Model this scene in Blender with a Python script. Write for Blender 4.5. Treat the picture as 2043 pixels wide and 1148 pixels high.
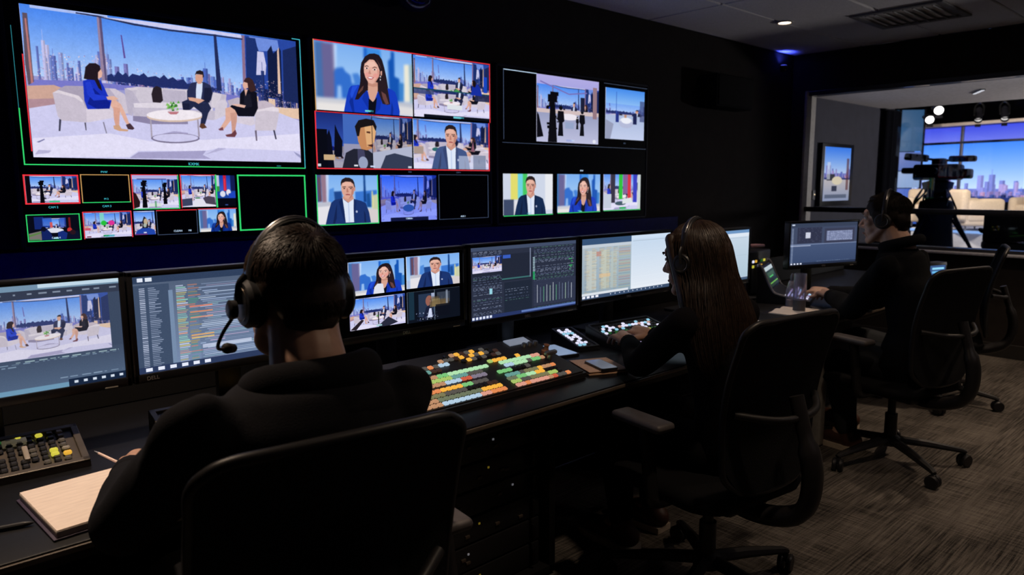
import bpy, bmesh, math, random
import numpy as np
from mathutils import Vector, Matrix, Euler
PI = math.pi
scene = bpy.context.scene
for o in list(bpy.data.objects): bpy.data.objects.remove(o)
COL = scene.collection

# ---------------------------------------------------------------- camera, exposure, world, lamps
def look_basis(yaw, pitch, roll):
    y, p, r = map(math.radians, (yaw, pitch, roll))
    fw = Vector((math.sin(y)*math.cos(p), math.cos(y)*math.cos(p), -math.sin(p)))
    rt = fw.cross(Vector((0, 0, 1))).normalized(); up = rt.cross(fw)
    return rt*math.cos(r)+up*math.sin(r), up*math.cos(r)-rt*math.sin(r), fw
cam = bpy.data.objects.new('camera', bpy.data.cameras.new('camera')); COL.objects.link(cam)
rt, up, fw = look_basis(42.29, 8.06, -0.28)
M = Matrix((rt, up, -fw)).transposed().to_4x4(); M.translation = (0, 0, 1.34)
cam.matrix_world = M
cam.data.sensor_width = 36; cam.data.lens = 1433*36/2043
cam.data.clip_start = .05; cam.data.clip_end = 100
cam.data.dof.use_dof = True; cam.data.dof.focus_distance = 2.1; cam.data.dof.aperture_fstop = 4.5
scene.camera = cam
scene.view_settings.view_transform = 'Standard'; scene.view_settings.look = 'None'
scene.view_settings.exposure = 0.0; scene.view_settings.gamma = 1.0
scene.view_settings.use_curve_mapping = False
world = bpy.data.worlds.new('world'); scene.world = world; world.use_nodes = True
world.node_tree.nodes['Background'].inputs['Color'].default_value = (.004, .005, .009, 1)
world.node_tree.nodes['Background'].inputs['Strength'].default_value = 1.0
WARM = (1.0, .75, .54)
DOWNLIGHTS = [(5.09, 2.66, 12, 62), (0.24, 1.80, 125, 70), (1.75, .62, 36, 100), (3.25, .50, 18, 95), (4.9, .55, 70, 105), (6.0, 1.0, 30, 100), (3.78, 1.95, 34, 56)]   # x, y, watts, cone: the recessed lamps of the room

# ---------------------------------------------------------------- helpers
def tag(o, label=None, cat=None, group=None, kind=None):
    if label: o['label'] = label
    if cat: o['category'] = cat
    if group: o['group'] = group
    if kind: o['kind'] = kind
    return o
def empty(name, loc=(0, 0, 0), rz=0.0, rot=None, parent=None):
    o = bpy.data.objects.new(name, None); COL.objects.link(o); o.empty_display_size = .05
    o.location = loc; o.rotation_euler = rot or (0, 0, rz)
    if parent: o.parent = parent
    return o
def thing(name, label, cat, loc=(0, 0, 0), rz=0.0, group=None, rot=None):
    return tag(empty(name, loc, rz, rot), label, cat, group)
def copy_tree(o, parent=None):
    c = o.copy(); COL.objects.link(c); c.parent = parent
    for ch in o.children: copy_tree(ch, c)
    return c

MATS = {}
def nodes_of(m):
    m.use_nodes = True
    return m.node_tree, m.node_tree.nodes, m.node_tree.links, m.node_tree.nodes['Principled BSDF']
def mat(name, col, rough=.5, metal=0.0, var=.12, scale=40.0, bump=0.0, spec=.5, emit=None, es=1.0, stretch=None, sheen=0.0):
    """procedural material: noise-varied colour, optional bump"""
    if name in MATS: return MATS[name]
    m = bpy.data.materials.new(name); t, n, l, b = nodes_of(m)
    tc = n.new('ShaderNodeTexCoord'); no = n.new('ShaderNodeTexNoise'); no.inputs['Scale'].default_value = scale; no.inputs['Detail'].default_value = 4
    src = tc.outputs['Object']
    if stretch:
        mp = n.new('ShaderNodeMapping'); mp.inputs['Scale'].default_value = stretch; l.new(src, mp.inputs['Vector']); src = mp.outputs['Vector']
    l.new(src, no.inputs['Vector'])
    rp = n.new('ShaderNodeValToRGB'); e = rp.color_ramp.elements
    e[0].position = .3; e[1].position = .7
    e[0].color = (*[c*(1-var) for c in col], 1); e[1].color = (*[min(1, c*(1+var)) for c in col], 1)
    l.new(no.outputs['Fac'], rp.inputs['Fac']); l.new(rp.outputs['Color'], b.inputs['Base Color'])
    b.inputs['Roughness'].default_value = rough; b.inputs['Metallic'].default_value = metal
    b.inputs['Specular IOR Level'].default_value = spec
    if sheen: b.inputs['Sheen Weight'].default_value = sheen
    if bump:
        bp = n.new('ShaderNodeBump'); bp.inputs['Strength'].default_value = bump; bp.inputs['Distance'].default_value = .004
        l.new(no.outputs['Fac'], bp.inputs['Height']); l.new(bp.outputs['Normal'], b.inputs['Normal'])
    if emit:
        b.inputs['Emission Color'].default_value = (*emit, 1); b.inputs['Emission Strength'].default_value = es
        m.cycles.emission_sampling = 'NONE' if es*max(emit) < 3 else 'AUTO'
    MATS[name] = m; return m
def srgb(r, g, b):
    f = lambda c: c/12.92 if c <= .04045 else ((c+.055)/1.055)**2.4
    return tuple(f(c/255) for c in (r, g, b))

class MB:
    """collects vertices and faces of one mesh"""
    def __init__(s): s.v = []; s.f = []; s.uv = None
    def add(s, vs, fs, M=None):
        o = len(s.v)
        s.v += [tuple(M @ Vector(v)) for v in vs] if M is not None else [tuple(v) for v in vs]
        s.f += [tuple(i+o for i in f) for f in fs]; return s
    def box(s, c, d, bev=0.0, rot=None, seg=2, M=None):
        T = Matrix.Translation(c)
        if rot: T = T @ Euler(rot).to_matrix().to_4x4()
        if M is not None: T = M @ T
        x, y, z = d[0]/2, d[1]/2, d[2]/2
        if bev <= 0:
            return s.add([(i*x, j*y, k*z) for i in (-1, 1) for j in (-1, 1) for k in (-1, 1)],
                         [(0, 1, 3, 2), (4, 6, 7, 5), (0, 4, 5, 1), (2, 3, 7, 6), (0, 2, 6, 4), (1, 5, 7, 3)], T)
        b = bmesh.new(); bmesh.ops.create_cube(b, size=1)
        bmesh.ops.scale(b, vec=d, verts=b.verts)
        bmesh.ops.bevel(b, geom=b.edges[:], offset=min(bev, min(d)*.49), segments=seg, affect='EDGES', profile=.5)
        b.verts.index_update()
        s.add([v.co[:] for v in b.verts], [[v.index for v in f.verts] for f in b.faces], T); b.free(); return s
    def loft(s, rings, cap=True, close=False):
        n = len(rings[0]); fs = []; m = len(rings)
        for i in range(m if close else m-1):
            a, b = i*n, ((i+1) % m)*n
            fs += [(a+j, a+(j+1) % n, b+(j+1) % n, b+j) for j in range(n)]
        if cap and not close: fs += [tuple(range(n))[::-1], tuple(range((m-1)*n, m*n))]
        return s.add([p for r in rings for p in r], fs)
    def tube(s, pts, r, n=8, cap=True, flat=1.0, close=False, up=(0, 0, 1)):
        P = [Vector(p) for p in pts]; m = len(P); rings = []; prev = None
        for i, p in enumerate(P):
            if close: d = P[(i+1) % m]-P[i-1]
            else: d = P[min(i+1, m-1)]-P[max(i-1, 0)]
            d.normalize()
            a = Vector(up) if prev is None else prev
            x = a - d*a.dot(d)
            if x.length < 1e-4: x = Vector((1, 0, 0)) - d*d.x
            x.normalize(); y = d.cross(x); prev = x
            q = r[i] if isinstance(r, (list, tuple)) else r
            rings.append([p+x*(q*flat*math.cos(k*2*PI/n))+y*(q*math.sin(k*2*PI/n)) for k in range(n)])
        return s.loft(rings, cap, close)
    def lathe(s, prof, n=20, M=None, cap=True):
        rings = [[Vector((r*math.cos(k*2*PI/n), r*math.sin(k*2*PI/n), z)) for k in range(n)] for r, z in prof]
        if M is not None: rings = [[M @ p for p in r] for r in rings]
        return s.loft(rings, cap)
    def prism(s, poly, z0, z1, M=None):
        n = len(poly); vs = [(x, y, z0) for x, y in poly]+[(x, y, z1) for x, y in poly]
        return s.add(vs, [tuple(range(n))[::-1], tuple(range(n, 2*n))]+[(i, (i+1) % n, n+(i+1) % n, n+i) for i in range(n)], M)
    def ell(s, c, r, rot=None, nu=16, nv=10):
        T = Matrix.Translation(c) @ (Euler(rot).to_matrix().to_4x4() if rot else Matrix()) @ Matrix.Diagonal((*r, 1))
        rings = [[T @ Vector((math.sin(a)*math.cos(k*2*PI/nu), math.sin(a)*math.sin(k*2*PI/nu), math.cos(a))) for k in range(nu)] for a in [PI*(.02+.96*i/(nv-1)) for i in range(nv)]]
        return s.loft(rings)
    def mesh(s, name):
        me = bpy.data.meshes.new(name); me.from_pydata(s.v, [], s.f)
        b = bmesh.new(); b.from_mesh(me); bmesh.ops.recalc_face_normals(b, faces=b.faces); b.to_mesh(me); b.free()
        return me
    def obj(s, name, m, parent=None, smooth=True, angle=35, loc=None, rot=None):
        me = s.mesh(name); return link(name, me, m, parent, smooth, angle, loc, rot)
def link(name, me, m, parent=None, smooth=True, angle=35, loc=None, rot=None):
    if m and not me.materials: me.materials.append(m)
    if smooth:
        me.polygons.foreach_set('use_smooth', [True]*len(me.polygons))
        if angle: me.set_sharp_from_angle(angle=math.radians(angle))
    o = bpy.data.objects.new(name, me); COL.objects.link(o)
    if parent: o.parent = parent
    if loc: o.location = loc
    if rot: o.rotation_euler = rot
    return o
def rrect(w, h, r, n=5, cx=0, cy=0):
    out = []
    for (sx, sy, a) in ((1, 1, 0), (-1, 1, 90), (-1, -1, 180), (1, -1, 270)):
        for i in range(n+1):
            t = math.radians(a+90*i/n); out.append((cx+sx*(w/2-r)+r*math.cos(t), cy+sy*(h/2-r)+r*math.sin(t)))
    return out
def catmull(P, k=6):
    P = [Vector(p) for p in P]; Q = [P[0]*2-P[1]]+P+[P[-1]*2-P[-2]]; out = []
    for i in range(1, len(Q)-2):
        a, b, c, d = Q[i-1:i+3]
        for j in range(k):
            t = j/k; out.append(.5*((2*b)+(c-a)*t+(2*a-5*b+4*c-d)*t*t+(3*b-a-3*c+d)*t**3))
    return out+[P[-1]]
RX90 = Matrix.Rotation(PI/2, 4, 'X')

# base materials (dark room: everything is really near-black, only the lamps and screens lift it)
m_black = mat('black_plastic', (.012, .012, .014), .42, bump=.05, scale=300)
m_matte = mat('matte_black', (.007, .007, .008), .7, bump=.05, scale=200, spec=.2)
m_bezel = mat('screen_bezel', (.008, .008, .010), .35, spec=.35)
m_metal = mat('dark_metal', (.03, .03, .033), .35, .8)
m_steel = mat('brushed_steel', (.32, .32, .34), .4, .9, stretch=(1, 1, 12))
m_grey = mat('grey_paint', (.10, .10, .105), .5)
m_fabric = mat('black_upholstery', (.006, .006, .007), .9, bump=.3, scale=500, var=.3, spec=.12)
m_white = mat('white_plastic', (.7, .7, .72), .4)
P_WIDE = [
((120,120,200), [(6,487), (166,469), (325,473), (533,478), (688,477), (856,502), (1000,514), (999,547), (786,531), (533,513), (308,509), (5,528)]),
((205,165,150), [(-2,529), (81,510), (106,526), (104,621), (0,646)]),
((228,196,170), [(814,476), (1000,507), (1002,639), (911,623), (813,584)]),
((176,140,150), [(0,616), (104,595), (103,627), (-1,677)]),
((95,80,95), [(7,57), (21,57), (22,500), (5,523), (1,382)]),
((185,120,120), [(12,90), (17,90), (20,505), (13,512)]),
((150,130,160), [(234,11), (249,11), (252,450), (234,453)]),
((90,80,120), [(241,11), (249,11), (252,450), (245,451)]),
((35,45,90), [(650,23), (660,23), (670,456), (650,456)]),
((140,110,140), [(763,9), (776,8), (770,477), (758,476)]),
((40,45,80), [(169,8), (239,10), (357,31), (484,39), (646,33), (767,34), (767,44), (645,45), (484,51), (357,44), (238,20), (168,16)]),
((205,205,240), [(248,17), (363,5), (497,2), (761,6), (764,33), (646,30), (484,37), (357,29)]),
((40,70,160), [(776,5), (1000,0), (1000,507), (771,464)]),
((110,140,220), [(794,9), (918,11), (924,95), (820,120)]),
((28,48,110), [(781,19), (821,20), (827,81), (852,224), (849,452), (773,459)]),
((200,200,235), [(827,118), (854,118), (863,222), (858,299), (817,307)]),
((18,28,66), [(871,107), (889,59), (896,121), (925,70), (931,93), (927,491), (866,475)]),
((26,40,90), [(939,85), (1001,38), (1000,507), (934,490)]),
((225,190,170), [(914,97), (922,64), (922,441), (909,442)]),
((95,75,150), [(309,122), (313,124), (320,281), (314,284)]),
((34,46,104), [(253,415), (269,399), (276,421), (290,377), (305,403), (317,383), (326,412), (339,387), (364,396), (379,375), (392,402), (420,388), (436,402), (451,374), (465,403), (483,385), (500,408), (523,393), (535,425), (565,414), (644,442), (644,460), (418,468), (325,456), (252,453)]),
((205,203,238), [(-2,677), (75,641), (314,686), (685,649), (911,597), (1002,652), (1000,1000), (0,1000)]),
((226,222,246), [(3,873), (247,821), (386,867), (587,841), (997,759), (1001,906), (649,899), (585,927), (340,939), (306,986), (0,1000)]),
((165,160,200), [(340,948), (435,940), (592,924), (578,957), (609,987), (306,995)]),
((180,176,212), [(642,899), (674,904), (585,957)]),
((150,150,190), [(966,908), (999,939), (1000,966), (980,940)]),
((185,180,215), [(16,950), (56,953), (46,970), (4,982)]),
((120,120,165), [(13,898), (37,875), (38,881), (20,901)]),
((140,132,165), [(330,685), (529,691), (528,727), (389,741), (329,724)]),
((196,188,205), [(311,498), (351,476), (475,470), (594,462), (688,483), (680,576), (623,596), (331,634), (306,581)]),
((214,205,216), [(314,492), (357,479), (475,476), (534,472), (533,490), (356,498), (316,513)]),
((206,198,212), [(354,485), (404,476), (399,579), (354,588), (345,531)]),
((188,180,200), [(443,481), (527,479), (526,567), (441,579)]),
((212,204,216), [(631,474), (669,480), (645,593), (623,584)]),
((186,178,198), [(308,492), (334,510), (357,591), (337,605), (327,690), (311,675)]),
((222,214,226), [(335,597), (444,575), (526,573), (629,595), (629,613), (531,608), (337,631)]),
((196,188,206), [(331,628), (460,617), (585,619), (635,612), (653,647), (630,686), (590,684), (390,689), (330,688)]),
((210,202,216), [(652,531), (681,521), (690,550), (679,644), (634,685), (638,594)]),
((40,32,40), [(409,475), (421,460), (438,471), (441,562), (432,580), (404,581), (401,522)]),
((170,160,180), [(77,563), (99,528), (116,509), (175,502), (181,653), (112,673)]),
((205,195,210), [(235,505), (276,503), (307,537), (314,670), (287,690), (251,655)]),
((180,170,192), [(235,505), (256,503), (285,585), (275,652), (248,601)]),
((216,206,220), [(173,654), (247,647), (264,665), (263,709), (178,751), (158,732)]),
((200,190,206), [(75,563), (92,541), (153,572), (167,602), (176,654), (174,751), (95,747), (84,719)]),
((222,212,222), [(75,563), (94,543), (156,571), (169,607), (162,613), (143,586), (91,562)]),
((60,60,80), [(88,737), (94,741), (88,819), (83,819)]),
((90,86,104), [(166,754), (171,752), (171,806), (168,806)]),
((130,125,145), [(226,744), (230,741), (237,822), (234,822)]),
((226,176,158), [(248,590), (274,581), (292,611), (304,671), (314,737), (319,750), (308,760), (297,716), (283,640), (262,643)]),
((214,160,142), [(265,631), (288,639), (284,695), (280,763), (268,769), (264,720)]),
((205,160,130), [(260,765), (280,757), (287,784), (311,789), (307,801), (279,801), (262,789)]),
((70,50,60), [(303,755), (318,742), (332,778), (325,788), (309,785)]),
((26,50,190), [(173,467), (201,444), (229,452), (241,504), (249,551), (261,588), (252,646), (180,659), (172,601)]),
((16,32,140), [(205,510), (233,570), (256,600), (252,646), (211,654), (181,621)]),
((34,60,205), [(180,477), (196,468), (208,552), (244,560), (248,584), (202,597), (183,556)]),
((228,180,160), [(244,563), (270,556), (285,573), (272,586), (248,585)]),
((228,178,160), [(218,378), (233,367), (238,401), (235,429), (226,442), (217,432)]),
((34,24,32), [(180,418), (185,369), (199,342), (219,338), (232,354), (233,378), (224,399), (222,442), (230,489), (232,527), (221,507), (211,455), (186,454), (176,451)]),
((34,40,72), [(511,563), (532,543), (587,541), (611,549), (623,596), (610,634), (595,720), (576,722), (585,637), (555,593), (540,618), (513,622)]),
((26,30,58), [(511,575), (540,571), (537,619), (513,624)]),
((92,58,44), [(576,719), (589,714), (601,746), (582,757), (572,744)]),
((40,46,82), [(533,478), (550,416), (576,402), (602,401), (626,421), (633,474), (624,535), (598,563), (532,549)]),
((26,30,58), [(601,443), (626,439), (631,486), (617,554), (593,552)]),
((212,222,245), [(572,412), (595,406), (592,468), (584,541), (565,544), (567,472)]),
((216,164,142), [(535,525), (553,524), (587,531), (599,539), (574,569), (562,556), (539,548)]),
((214,160,138), [(569,348), (598,343), (598,384), (589,415), (577,418), (568,390)]),
((36,28,34), [(567,354), (574,324), (588,313), (600,322), (602,360), (597,370), (597,346), (573,344)]),
((190,178,192), [(691,526), (734,495), (760,516), (745,592), (699,586)]),
((196,182,196), [(800,522), (849,503), (890,535), (897,573), (813,609)]),
((214,204,218), [(721,651), (798,642), (801,699), (784,713), (720,695)]),
((206,196,210), [(803,585), (830,575), (904,559), (910,597), (891,742), (800,752)]),
((226,216,226), [(883,549), (908,559), (910,587), (847,586), (813,599), (805,587)]),
((110,100,120), [(798,750), (806,749), (807,832), (801,833)]),
((56,54,76), [(879,740), (886,740), (893,813), (887,814)]),
((222,172,154), [(680,588), (713,566), (725,620), (698,685), (667,756), (651,753), (678,674)]),
((206,154,138), [(699,623), (728,613), (724,682), (712,783), (701,784), (701,709)]),
((120,70,80), [(646,754), (665,735), (667,762), (651,763)]),
((108,60,68), [(673,796), (699,784), (716,751), (721,782), (712,810), (679,810)]),
((16,16,28), [(744,468), (761,431), (788,430), (815,445), (817,570), (798,638), (731,644), (719,596), (700,573), (706,560), (739,568)]),
((26,26,40), [(761,466), (788,462), (793,561), (759,578), (736,562), (759,541)]),
((226,180,164), [(706,553), (739,548), (766,555), (759,576), (726,567)]),
((224,176,158), [(763,431), (778,426), (767,483)]),
((224,174,156), [(757,386), (770,359), (782,375), (780,413), (765,428), (758,410)]),
((58,36,38), [(762,366), (771,340), (786,332), (801,349), (809,389), (814,432), (791,446), (780,425), (778,376), (767,372)]),
((168,162,200), [(433,806), (474,785), (527,792), (520,834), (461,845)]),
((170,160,176), [(389,689), (394,688), (394,844), (388,850)]),
((160,150,168), [(564,687), (570,684), (571,818), (565,825)]),
((120,112,140), [(570,831), (568,839), (561,848), (549,856), (534,863), (516,869), (497,873), (476,875), (456,876), (437,874), (421,871), (407,866), (397,860), (390,852), (388,844), (391,836), (397,827), (408,820), (422,813), (439,807), (458,802), (478,800), (498,799), (518,800), (535,803), (550,808), (561,815), (568,822)]),
((206,203,236), [(564,827), (562,835), (555,842), (545,848), (531,854), (514,859), (496,863), (477,865), (458,865), (440,864), (424,862), (411,858), (402,853), (396,847), (394,840), (396,833), (402,827), (412,820), (426,814), (441,809), (459,806), (478,803), (497,802), (515,803), (532,806), (545,809), (556,815), (562,821)]),
((214,190,176), [(585,663), (583,673), (574,683), (561,693), (544,701), (524,708), (501,714), (478,717), (455,719), (434,718), (415,715), (399,710), (387,704), (380,696), (378,687), (381,677), (388,668), (400,659), (416,650), (436,643), (457,637), (480,633), (503,631), (525,632), (545,634), (562,639), (575,645), (583,654)]),
((240,232,240), [(586,651), (583,660), (575,670), (561,679), (544,687), (524,694), (502,700), (478,703), (456,705), (434,704), (415,702), (399,697), (388,691), (381,684), (378,675), (381,666), (389,657), (401,649), (417,640), (436,633), (457,628), (480,624), (503,622), (526,622), (546,624), (563,628), (575,635), (583,642)]),
((216,206,214), [(497,640), (496,645), (495,649), (492,653), (489,656), (484,659), (480,661), (475,662), (471,662), (466,661), (462,659), (459,657), (457,653), (455,650), (455,646), (455,641), (457,637), (460,633), (463,630), (467,627), (471,625), (476,624), (481,624), (485,625), (489,627), (492,629), (495,632), (496,636)]),
((190,120,130), [(455,643), (497,638), (488,658), (465,661)]),
((40,96,44), [(470,636), (476,613), (481,632)]),
((60,130,50), [(481,607), (487,584), (492,603)]),
((130,190,100), [(450,599), (456,576), (460,595)]),
((130,190,100), [(469,628), (474,605), (479,624)]),
((130,190,100), [(455,614), (461,591), (466,610)]),
((90,170,70), [(465,611), (471,588), (476,607)]),
((60,130,50), [(479,602), (485,579), (490,598)]),
((60,130,50), [(467,612), (473,590), (478,609)]),
((40,96,44), [(468,621), (474,598), (479,617)]),
((130,190,100), [(451,623), (457,601), (462,620)]),
((130,190,100), [(464,584), (470,562), (475,581)]),
((90,170,70), [(468,598), (473,575), (478,594)]),
((90,170,70), [(473,612), (479,589), (484,608)]),
((130,190,100), [(460,618), (466,596), (471,615)]),
((130,190,100), [(474,587), (480,564), (485,583)]),
((40,96,44), [(458,618), (464,595), (468,614)]),
((90,170,70), [(458,615), (464,592), (468,611)]),
((60,130,50), [(484,602), (490,579), (495,598)]),
((90,170,70), [(492,577), (498,554), (503,574)]),
((60,130,50), [(466,605), (472,582), (477,601)]),
((40,96,44), [(468,607), (473,584), (478,603)]),
((130,190,100), [(468,622), (474,600), (479,619)]),
((130,190,100), [(487,629), (493,606), (497,625)]),
((130,190,100), [(471,615), (477,592), (482,611)]),
((60,130,50), [(473,586), (479,563), (483,582)]),
((130,190,100), [(454,603), (460,581), (465,600)]),
]
P_WOMAN = [
((70,110,170), [(3,10), (89,1), (79,813), (3,812)]),
((104,100,150), [(69,11), (188,12), (179,805), (72,812)]),
((128,120,160), [(166,17), (191,17), (190,429), (169,411)]),
((190,215,250), [(186,18), (215,17), (205,351), (185,376)]),
((50,110,205), [(205,362), (270,340), (292,401), (343,447), (356,577), (416,546), (446,608), (384,795), (179,810), (183,409)]),
((70,130,215), [(358,423), (417,402), (447,474), (454,607), (386,617)]),
((150,190,240), [(210,621), (246,616), (251,801), (200,808)]),
((28,96,200), [(482,4), (515,2), (514,174), (481,180)]),
((60,140,225), [(515,2), (658,1), (665,157), (514,152)]),
((20,84,180), [(769,6), (805,10), (804,394), (857,420), (848,781), (742,771), (736,166), (768,114)]),
((60,130,205), [(848,479), (906,482), (898,775), (848,781)]),
((235,232,215), [(911,191), (965,175), (969,772), (907,774)]),
((150,180,190), [(969,180), (1000,174), (1000,786), (971,778)]),
((205,206,214), [(2,818), (295,828), (286,995), (1,994)]),
((232,228,226), [(3,887), (294,889), (286,1001), (1,1000)]),
((190,194,206), [(831,783), (1000,798), (1000,857), (835,853)]),
((222,220,222), [(835,847), (1000,863), (1000,1000), (847,992)]),
((0,0,1), [(-33,-55), (-32,-55), (-32,-54)]),
((34,24,30), [(439,542), (442,364), (456,240), (495,139), (541,89), (595,73), (642,88), (673,155), (696,275), (719,453), (731,589), (742,737), (750,840), (717,855), (662,839), (646,749), (615,651), (522,642), (460,718), (414,802), (377,807), (400,704), (427,611)]),
((214,162,142), [(519,507), (620,514), (619,628), (599,767), (567,822), (536,798), (514,688)]),
((196,140,122), [(519,530), (561,546), (620,514), (620,571), (569,590), (519,575)]),
((22,60,190), [(424,578), (345,606), (322,648), (295,784), (264,998), (382,1018), (535,1002), (847,1010), (852,933), (827,726), (807,635), (775,605), (723,584), (694,640), (619,650), (591,757), (559,886), (529,776), (514,665), (454,607)]),
((14,44,150), [(320,847), (355,732), (371,1008), (352,1016)]),
((14,44,150), [(766,791), (782,906), (774,1011), (749,1008)]),
((34,78,215), [(356,610), (416,590), (378,685), (347,800), (333,735)]),
((12,14,26), [(520,766), (537,789), (563,823), (599,755), (608,743), (584,1003), (512,999)]),
((16,48,165), [(510,666), (520,766), (512,936), (452,786), (484,670)]),
((16,48,165), [(619,650), (607,743), (586,997), (637,922), (662,747)]),
((228,176,160), [(480,313), (490,245), (517,190), (564,165), (610,189), (641,262), (648,351), (636,421), (600,506), (561,544), (523,529), (493,456), (480,380)]),
((238,192,176), [(494,266), (540,202), (586,205), (610,257), (555,289), (501,298)]),
((212,150,136), [(617,289), (648,351), (636,421), (600,506), (577,521), (608,448), (621,379)]),
((232,160,150), [(544,403), (542,414), (537,425), (530,434), (521,440), (511,441), (502,439), (495,432), (490,423), (488,412), (490,400), (495,389), (502,381), (511,375), (521,373), (530,376), (537,382), (542,391)]),
((230,158,148), [(627,406), (626,417), (621,428), (614,437), (605,443), (596,444), (587,441), (580,435), (576,426), (574,414), (576,403), (581,392), (588,383), (596,377), (606,376), (614,378), (621,385), (626,394)]),
((60,36,36), [(490,287), (509,269), (531,280), (532,289), (509,282), (491,298)]),
((60,36,36), [(569,298), (592,275), (617,285), (619,296), (592,287), (569,307)]),
((244,232,230), [(527,312), (526,315), (523,319), (518,322), (512,324), (506,325), (500,325), (495,324), (492,321), (491,318), (492,315), (495,311), (500,308), (506,306), (512,304), (518,305), (523,306), (526,308)]),
((30,22,28), [(519,313), (518,317), (517,321), (515,324), (512,325), (509,326), (506,325), (504,323), (503,320), (502,316), (503,312), (504,309), (506,306), (509,304), (512,303), (515,304), (517,306), (518,309)]),
((244,232,230), [(612,317), (611,321), (608,324), (602,327), (596,330), (588,331), (582,331), (577,330), (573,327), (572,324), (573,320), (577,317), (582,313), (589,311), (596,310), (602,310), (608,311), (611,314)]),
((30,22,28), [(601,319), (601,323), (599,326), (597,329), (594,331), (590,332), (587,331), (585,329), (583,326), (583,322), (583,318), (585,314), (587,312), (590,310), (594,309), (597,310), (599,312), (601,315)]),
((196,136,122), [(536,337), (544,338), (548,374), (558,387), (539,401), (525,389)]),
((186,80,90), [(509,453), (539,433), (581,439), (577,453), (558,479), (531,479)]),
((246,238,238), [(519,451), (540,440), (571,445), (558,463), (531,465)]),
((34,24,30), [(455,384), (478,380), (489,445), (515,530), (507,644), (460,718), (414,802), (378,809), (404,703), (431,588), (441,497)]),
((40,28,34), [(644,329), (668,314), (695,411), (719,545), (734,680), (748,834), (717,849), (666,838), (646,749), (619,628), (624,514), (644,443)]),
((34,24,30), [(494,244), (540,175), (587,171), (625,243), (648,340), (664,315), (657,214), (618,132), (572,107), (518,151)]),
((96,62,58), [(415,724), (461,650), (473,582), (454,607), (415,690)]),
((104,66,64), [(655,645), (702,685), (734,830), (701,846), (670,758)]),
((90,58,56), [(610,145), (649,238), (664,315), (633,219)]),
((240,240,245), [(657,420), (657,423), (656,427), (654,429), (652,431), (650,431), (648,430), (646,428), (645,425), (645,422), (645,418), (646,415), (648,413), (650,411), (652,411), (654,412), (656,414), (657,416)]),
((240,240,245), [(653,464), (653,469), (652,474), (651,478), (650,480), (648,480), (647,478), (646,475), (645,470), (645,465), (646,459), (646,455), (647,451), (649,449), (650,449), (651,450), (652,454), (653,458)]),
((216,162,144), [(652,339), (670,325), (668,393), (654,407)]),
((120,220,220), [(478,957), (535,956), (535,979), (478,980)]),
]
P_MAN = [
((70,80,130), [(3,0), (71,0), (75,534), (4,542)]),
((150,120,140), [(71,0), (151,0), (148,557), (83,555)]),
((110,70,80), [(26,46), (55,46), (67,534), (35,533)]),
((200,215,245), [(151,0), (197,0), (172,558), (148,557)]),
((30,70,140), [(271,335), (395,327), (411,547), (278,542)]),
((80,140,220), [(198,292), (272,253), (270,562), (180,559)]),
((60,120,210), [(615,343), (986,308), (985,698), (615,597)]),
((16,60,130), [(764,0), (790,0), (798,561), (757,560)]),
((28,80,150), [(807,390), (860,370), (878,672), (807,669)]),
((235,225,150), [(896,328), (914,328), (931,696), (892,694)]),
((200,205,170), [(923,415), (1000,395), (1000,721), (913,706)]),
((190,192,206), [(0,552), (213,539), (228,643), (3,653)]),
((228,226,232), [(0,643), (228,622), (161,1001), (0,996)]),
((214,206,206), [(807,690), (1000,721), (1000,1004), (842,994)]),
((0,0,1), [(-76,-1222), (-74,-1222), (-74,-1220)]),
((206,150,132), [(411,442), (581,447), (580,574), (495,592), (411,547)]),
((28,52,110), [(395,473), (278,504), (221,560), (171,743), (120,998), (443,999), (596,999), (868,996), (842,778), (789,582), (719,537), (589,490)]),
((20,36,82), [(285,708), (311,584), (301,875), (267,998), (234,996)]),
((20,36,82), [(754,731), (780,818), (788,990), (757,993)]),
((222,232,248), [(403,453), (428,505), (495,571), (563,510), (589,465), (594,596), (582,977), (443,978), (424,694)]),
((190,205,235), [(492,571), (509,571), (514,972), (494,971)]),
((20,40,92), [(395,473), (427,715), (443,989), (409,903), (368,691), (344,544)]),
((24,44,96), [(589,479), (632,555), (614,724), (582,988), (580,701)]),
((206,150,132), [(425,422), (581,426), (588,490), (499,567), (408,480)]),
((220,166,148), [(391,213), (404,151), (463,121), (548,128), (595,174), (607,280), (590,384), (547,467), (495,491), (445,468), (408,380), (390,296)]),
((232,182,164), [(413,172), (480,135), (548,153), (565,205), (480,219), (416,218)]),
((190,130,114), [(564,258), (602,258), (588,384), (547,467), (504,487), (547,404)]),
((40,30,32), [(384,223), (384,151), (405,89), (464,48), (531,52), (585,90), (607,153), (619,259), (605,258), (592,185), (548,136), (463,131), (409,162)]),
((46,32,34), [(409,238), (463,231), (466,246), (409,251)]),
((46,32,34), [(510,240), (578,237), (578,254), (510,253)]),
((34,26,30), [(456,272), (455,276), (452,279), (447,281), (442,282), (436,282), (431,281), (426,279), (423,275), (422,272), (423,268), (426,265), (431,263), (436,262), (442,262), (447,263), (452,266), (455,269)]),
((34,26,30), [(564,275), (563,278), (560,281), (556,283), (550,285), (544,284), (539,283), (534,281), (531,277), (530,274), (531,270), (534,267), (539,265), (544,264), (550,264), (556,265), (560,268), (563,271)]),
((186,124,108), [(479,267), (496,267), (510,351), (471,354)]),
((166,84,84), [(454,393), (489,382), (538,396), (530,412), (462,410)]),
((196,140,124), [(607,248), (623,238), (619,322), (602,332)]),
((170,180,210), [(649,757), (648,766), (645,774), (640,779), (634,782), (628,781), (623,778), (618,772), (615,764), (614,756), (615,747), (618,739), (623,734), (629,731), (635,732), (640,735), (645,741), (648,749)]),
]
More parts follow.
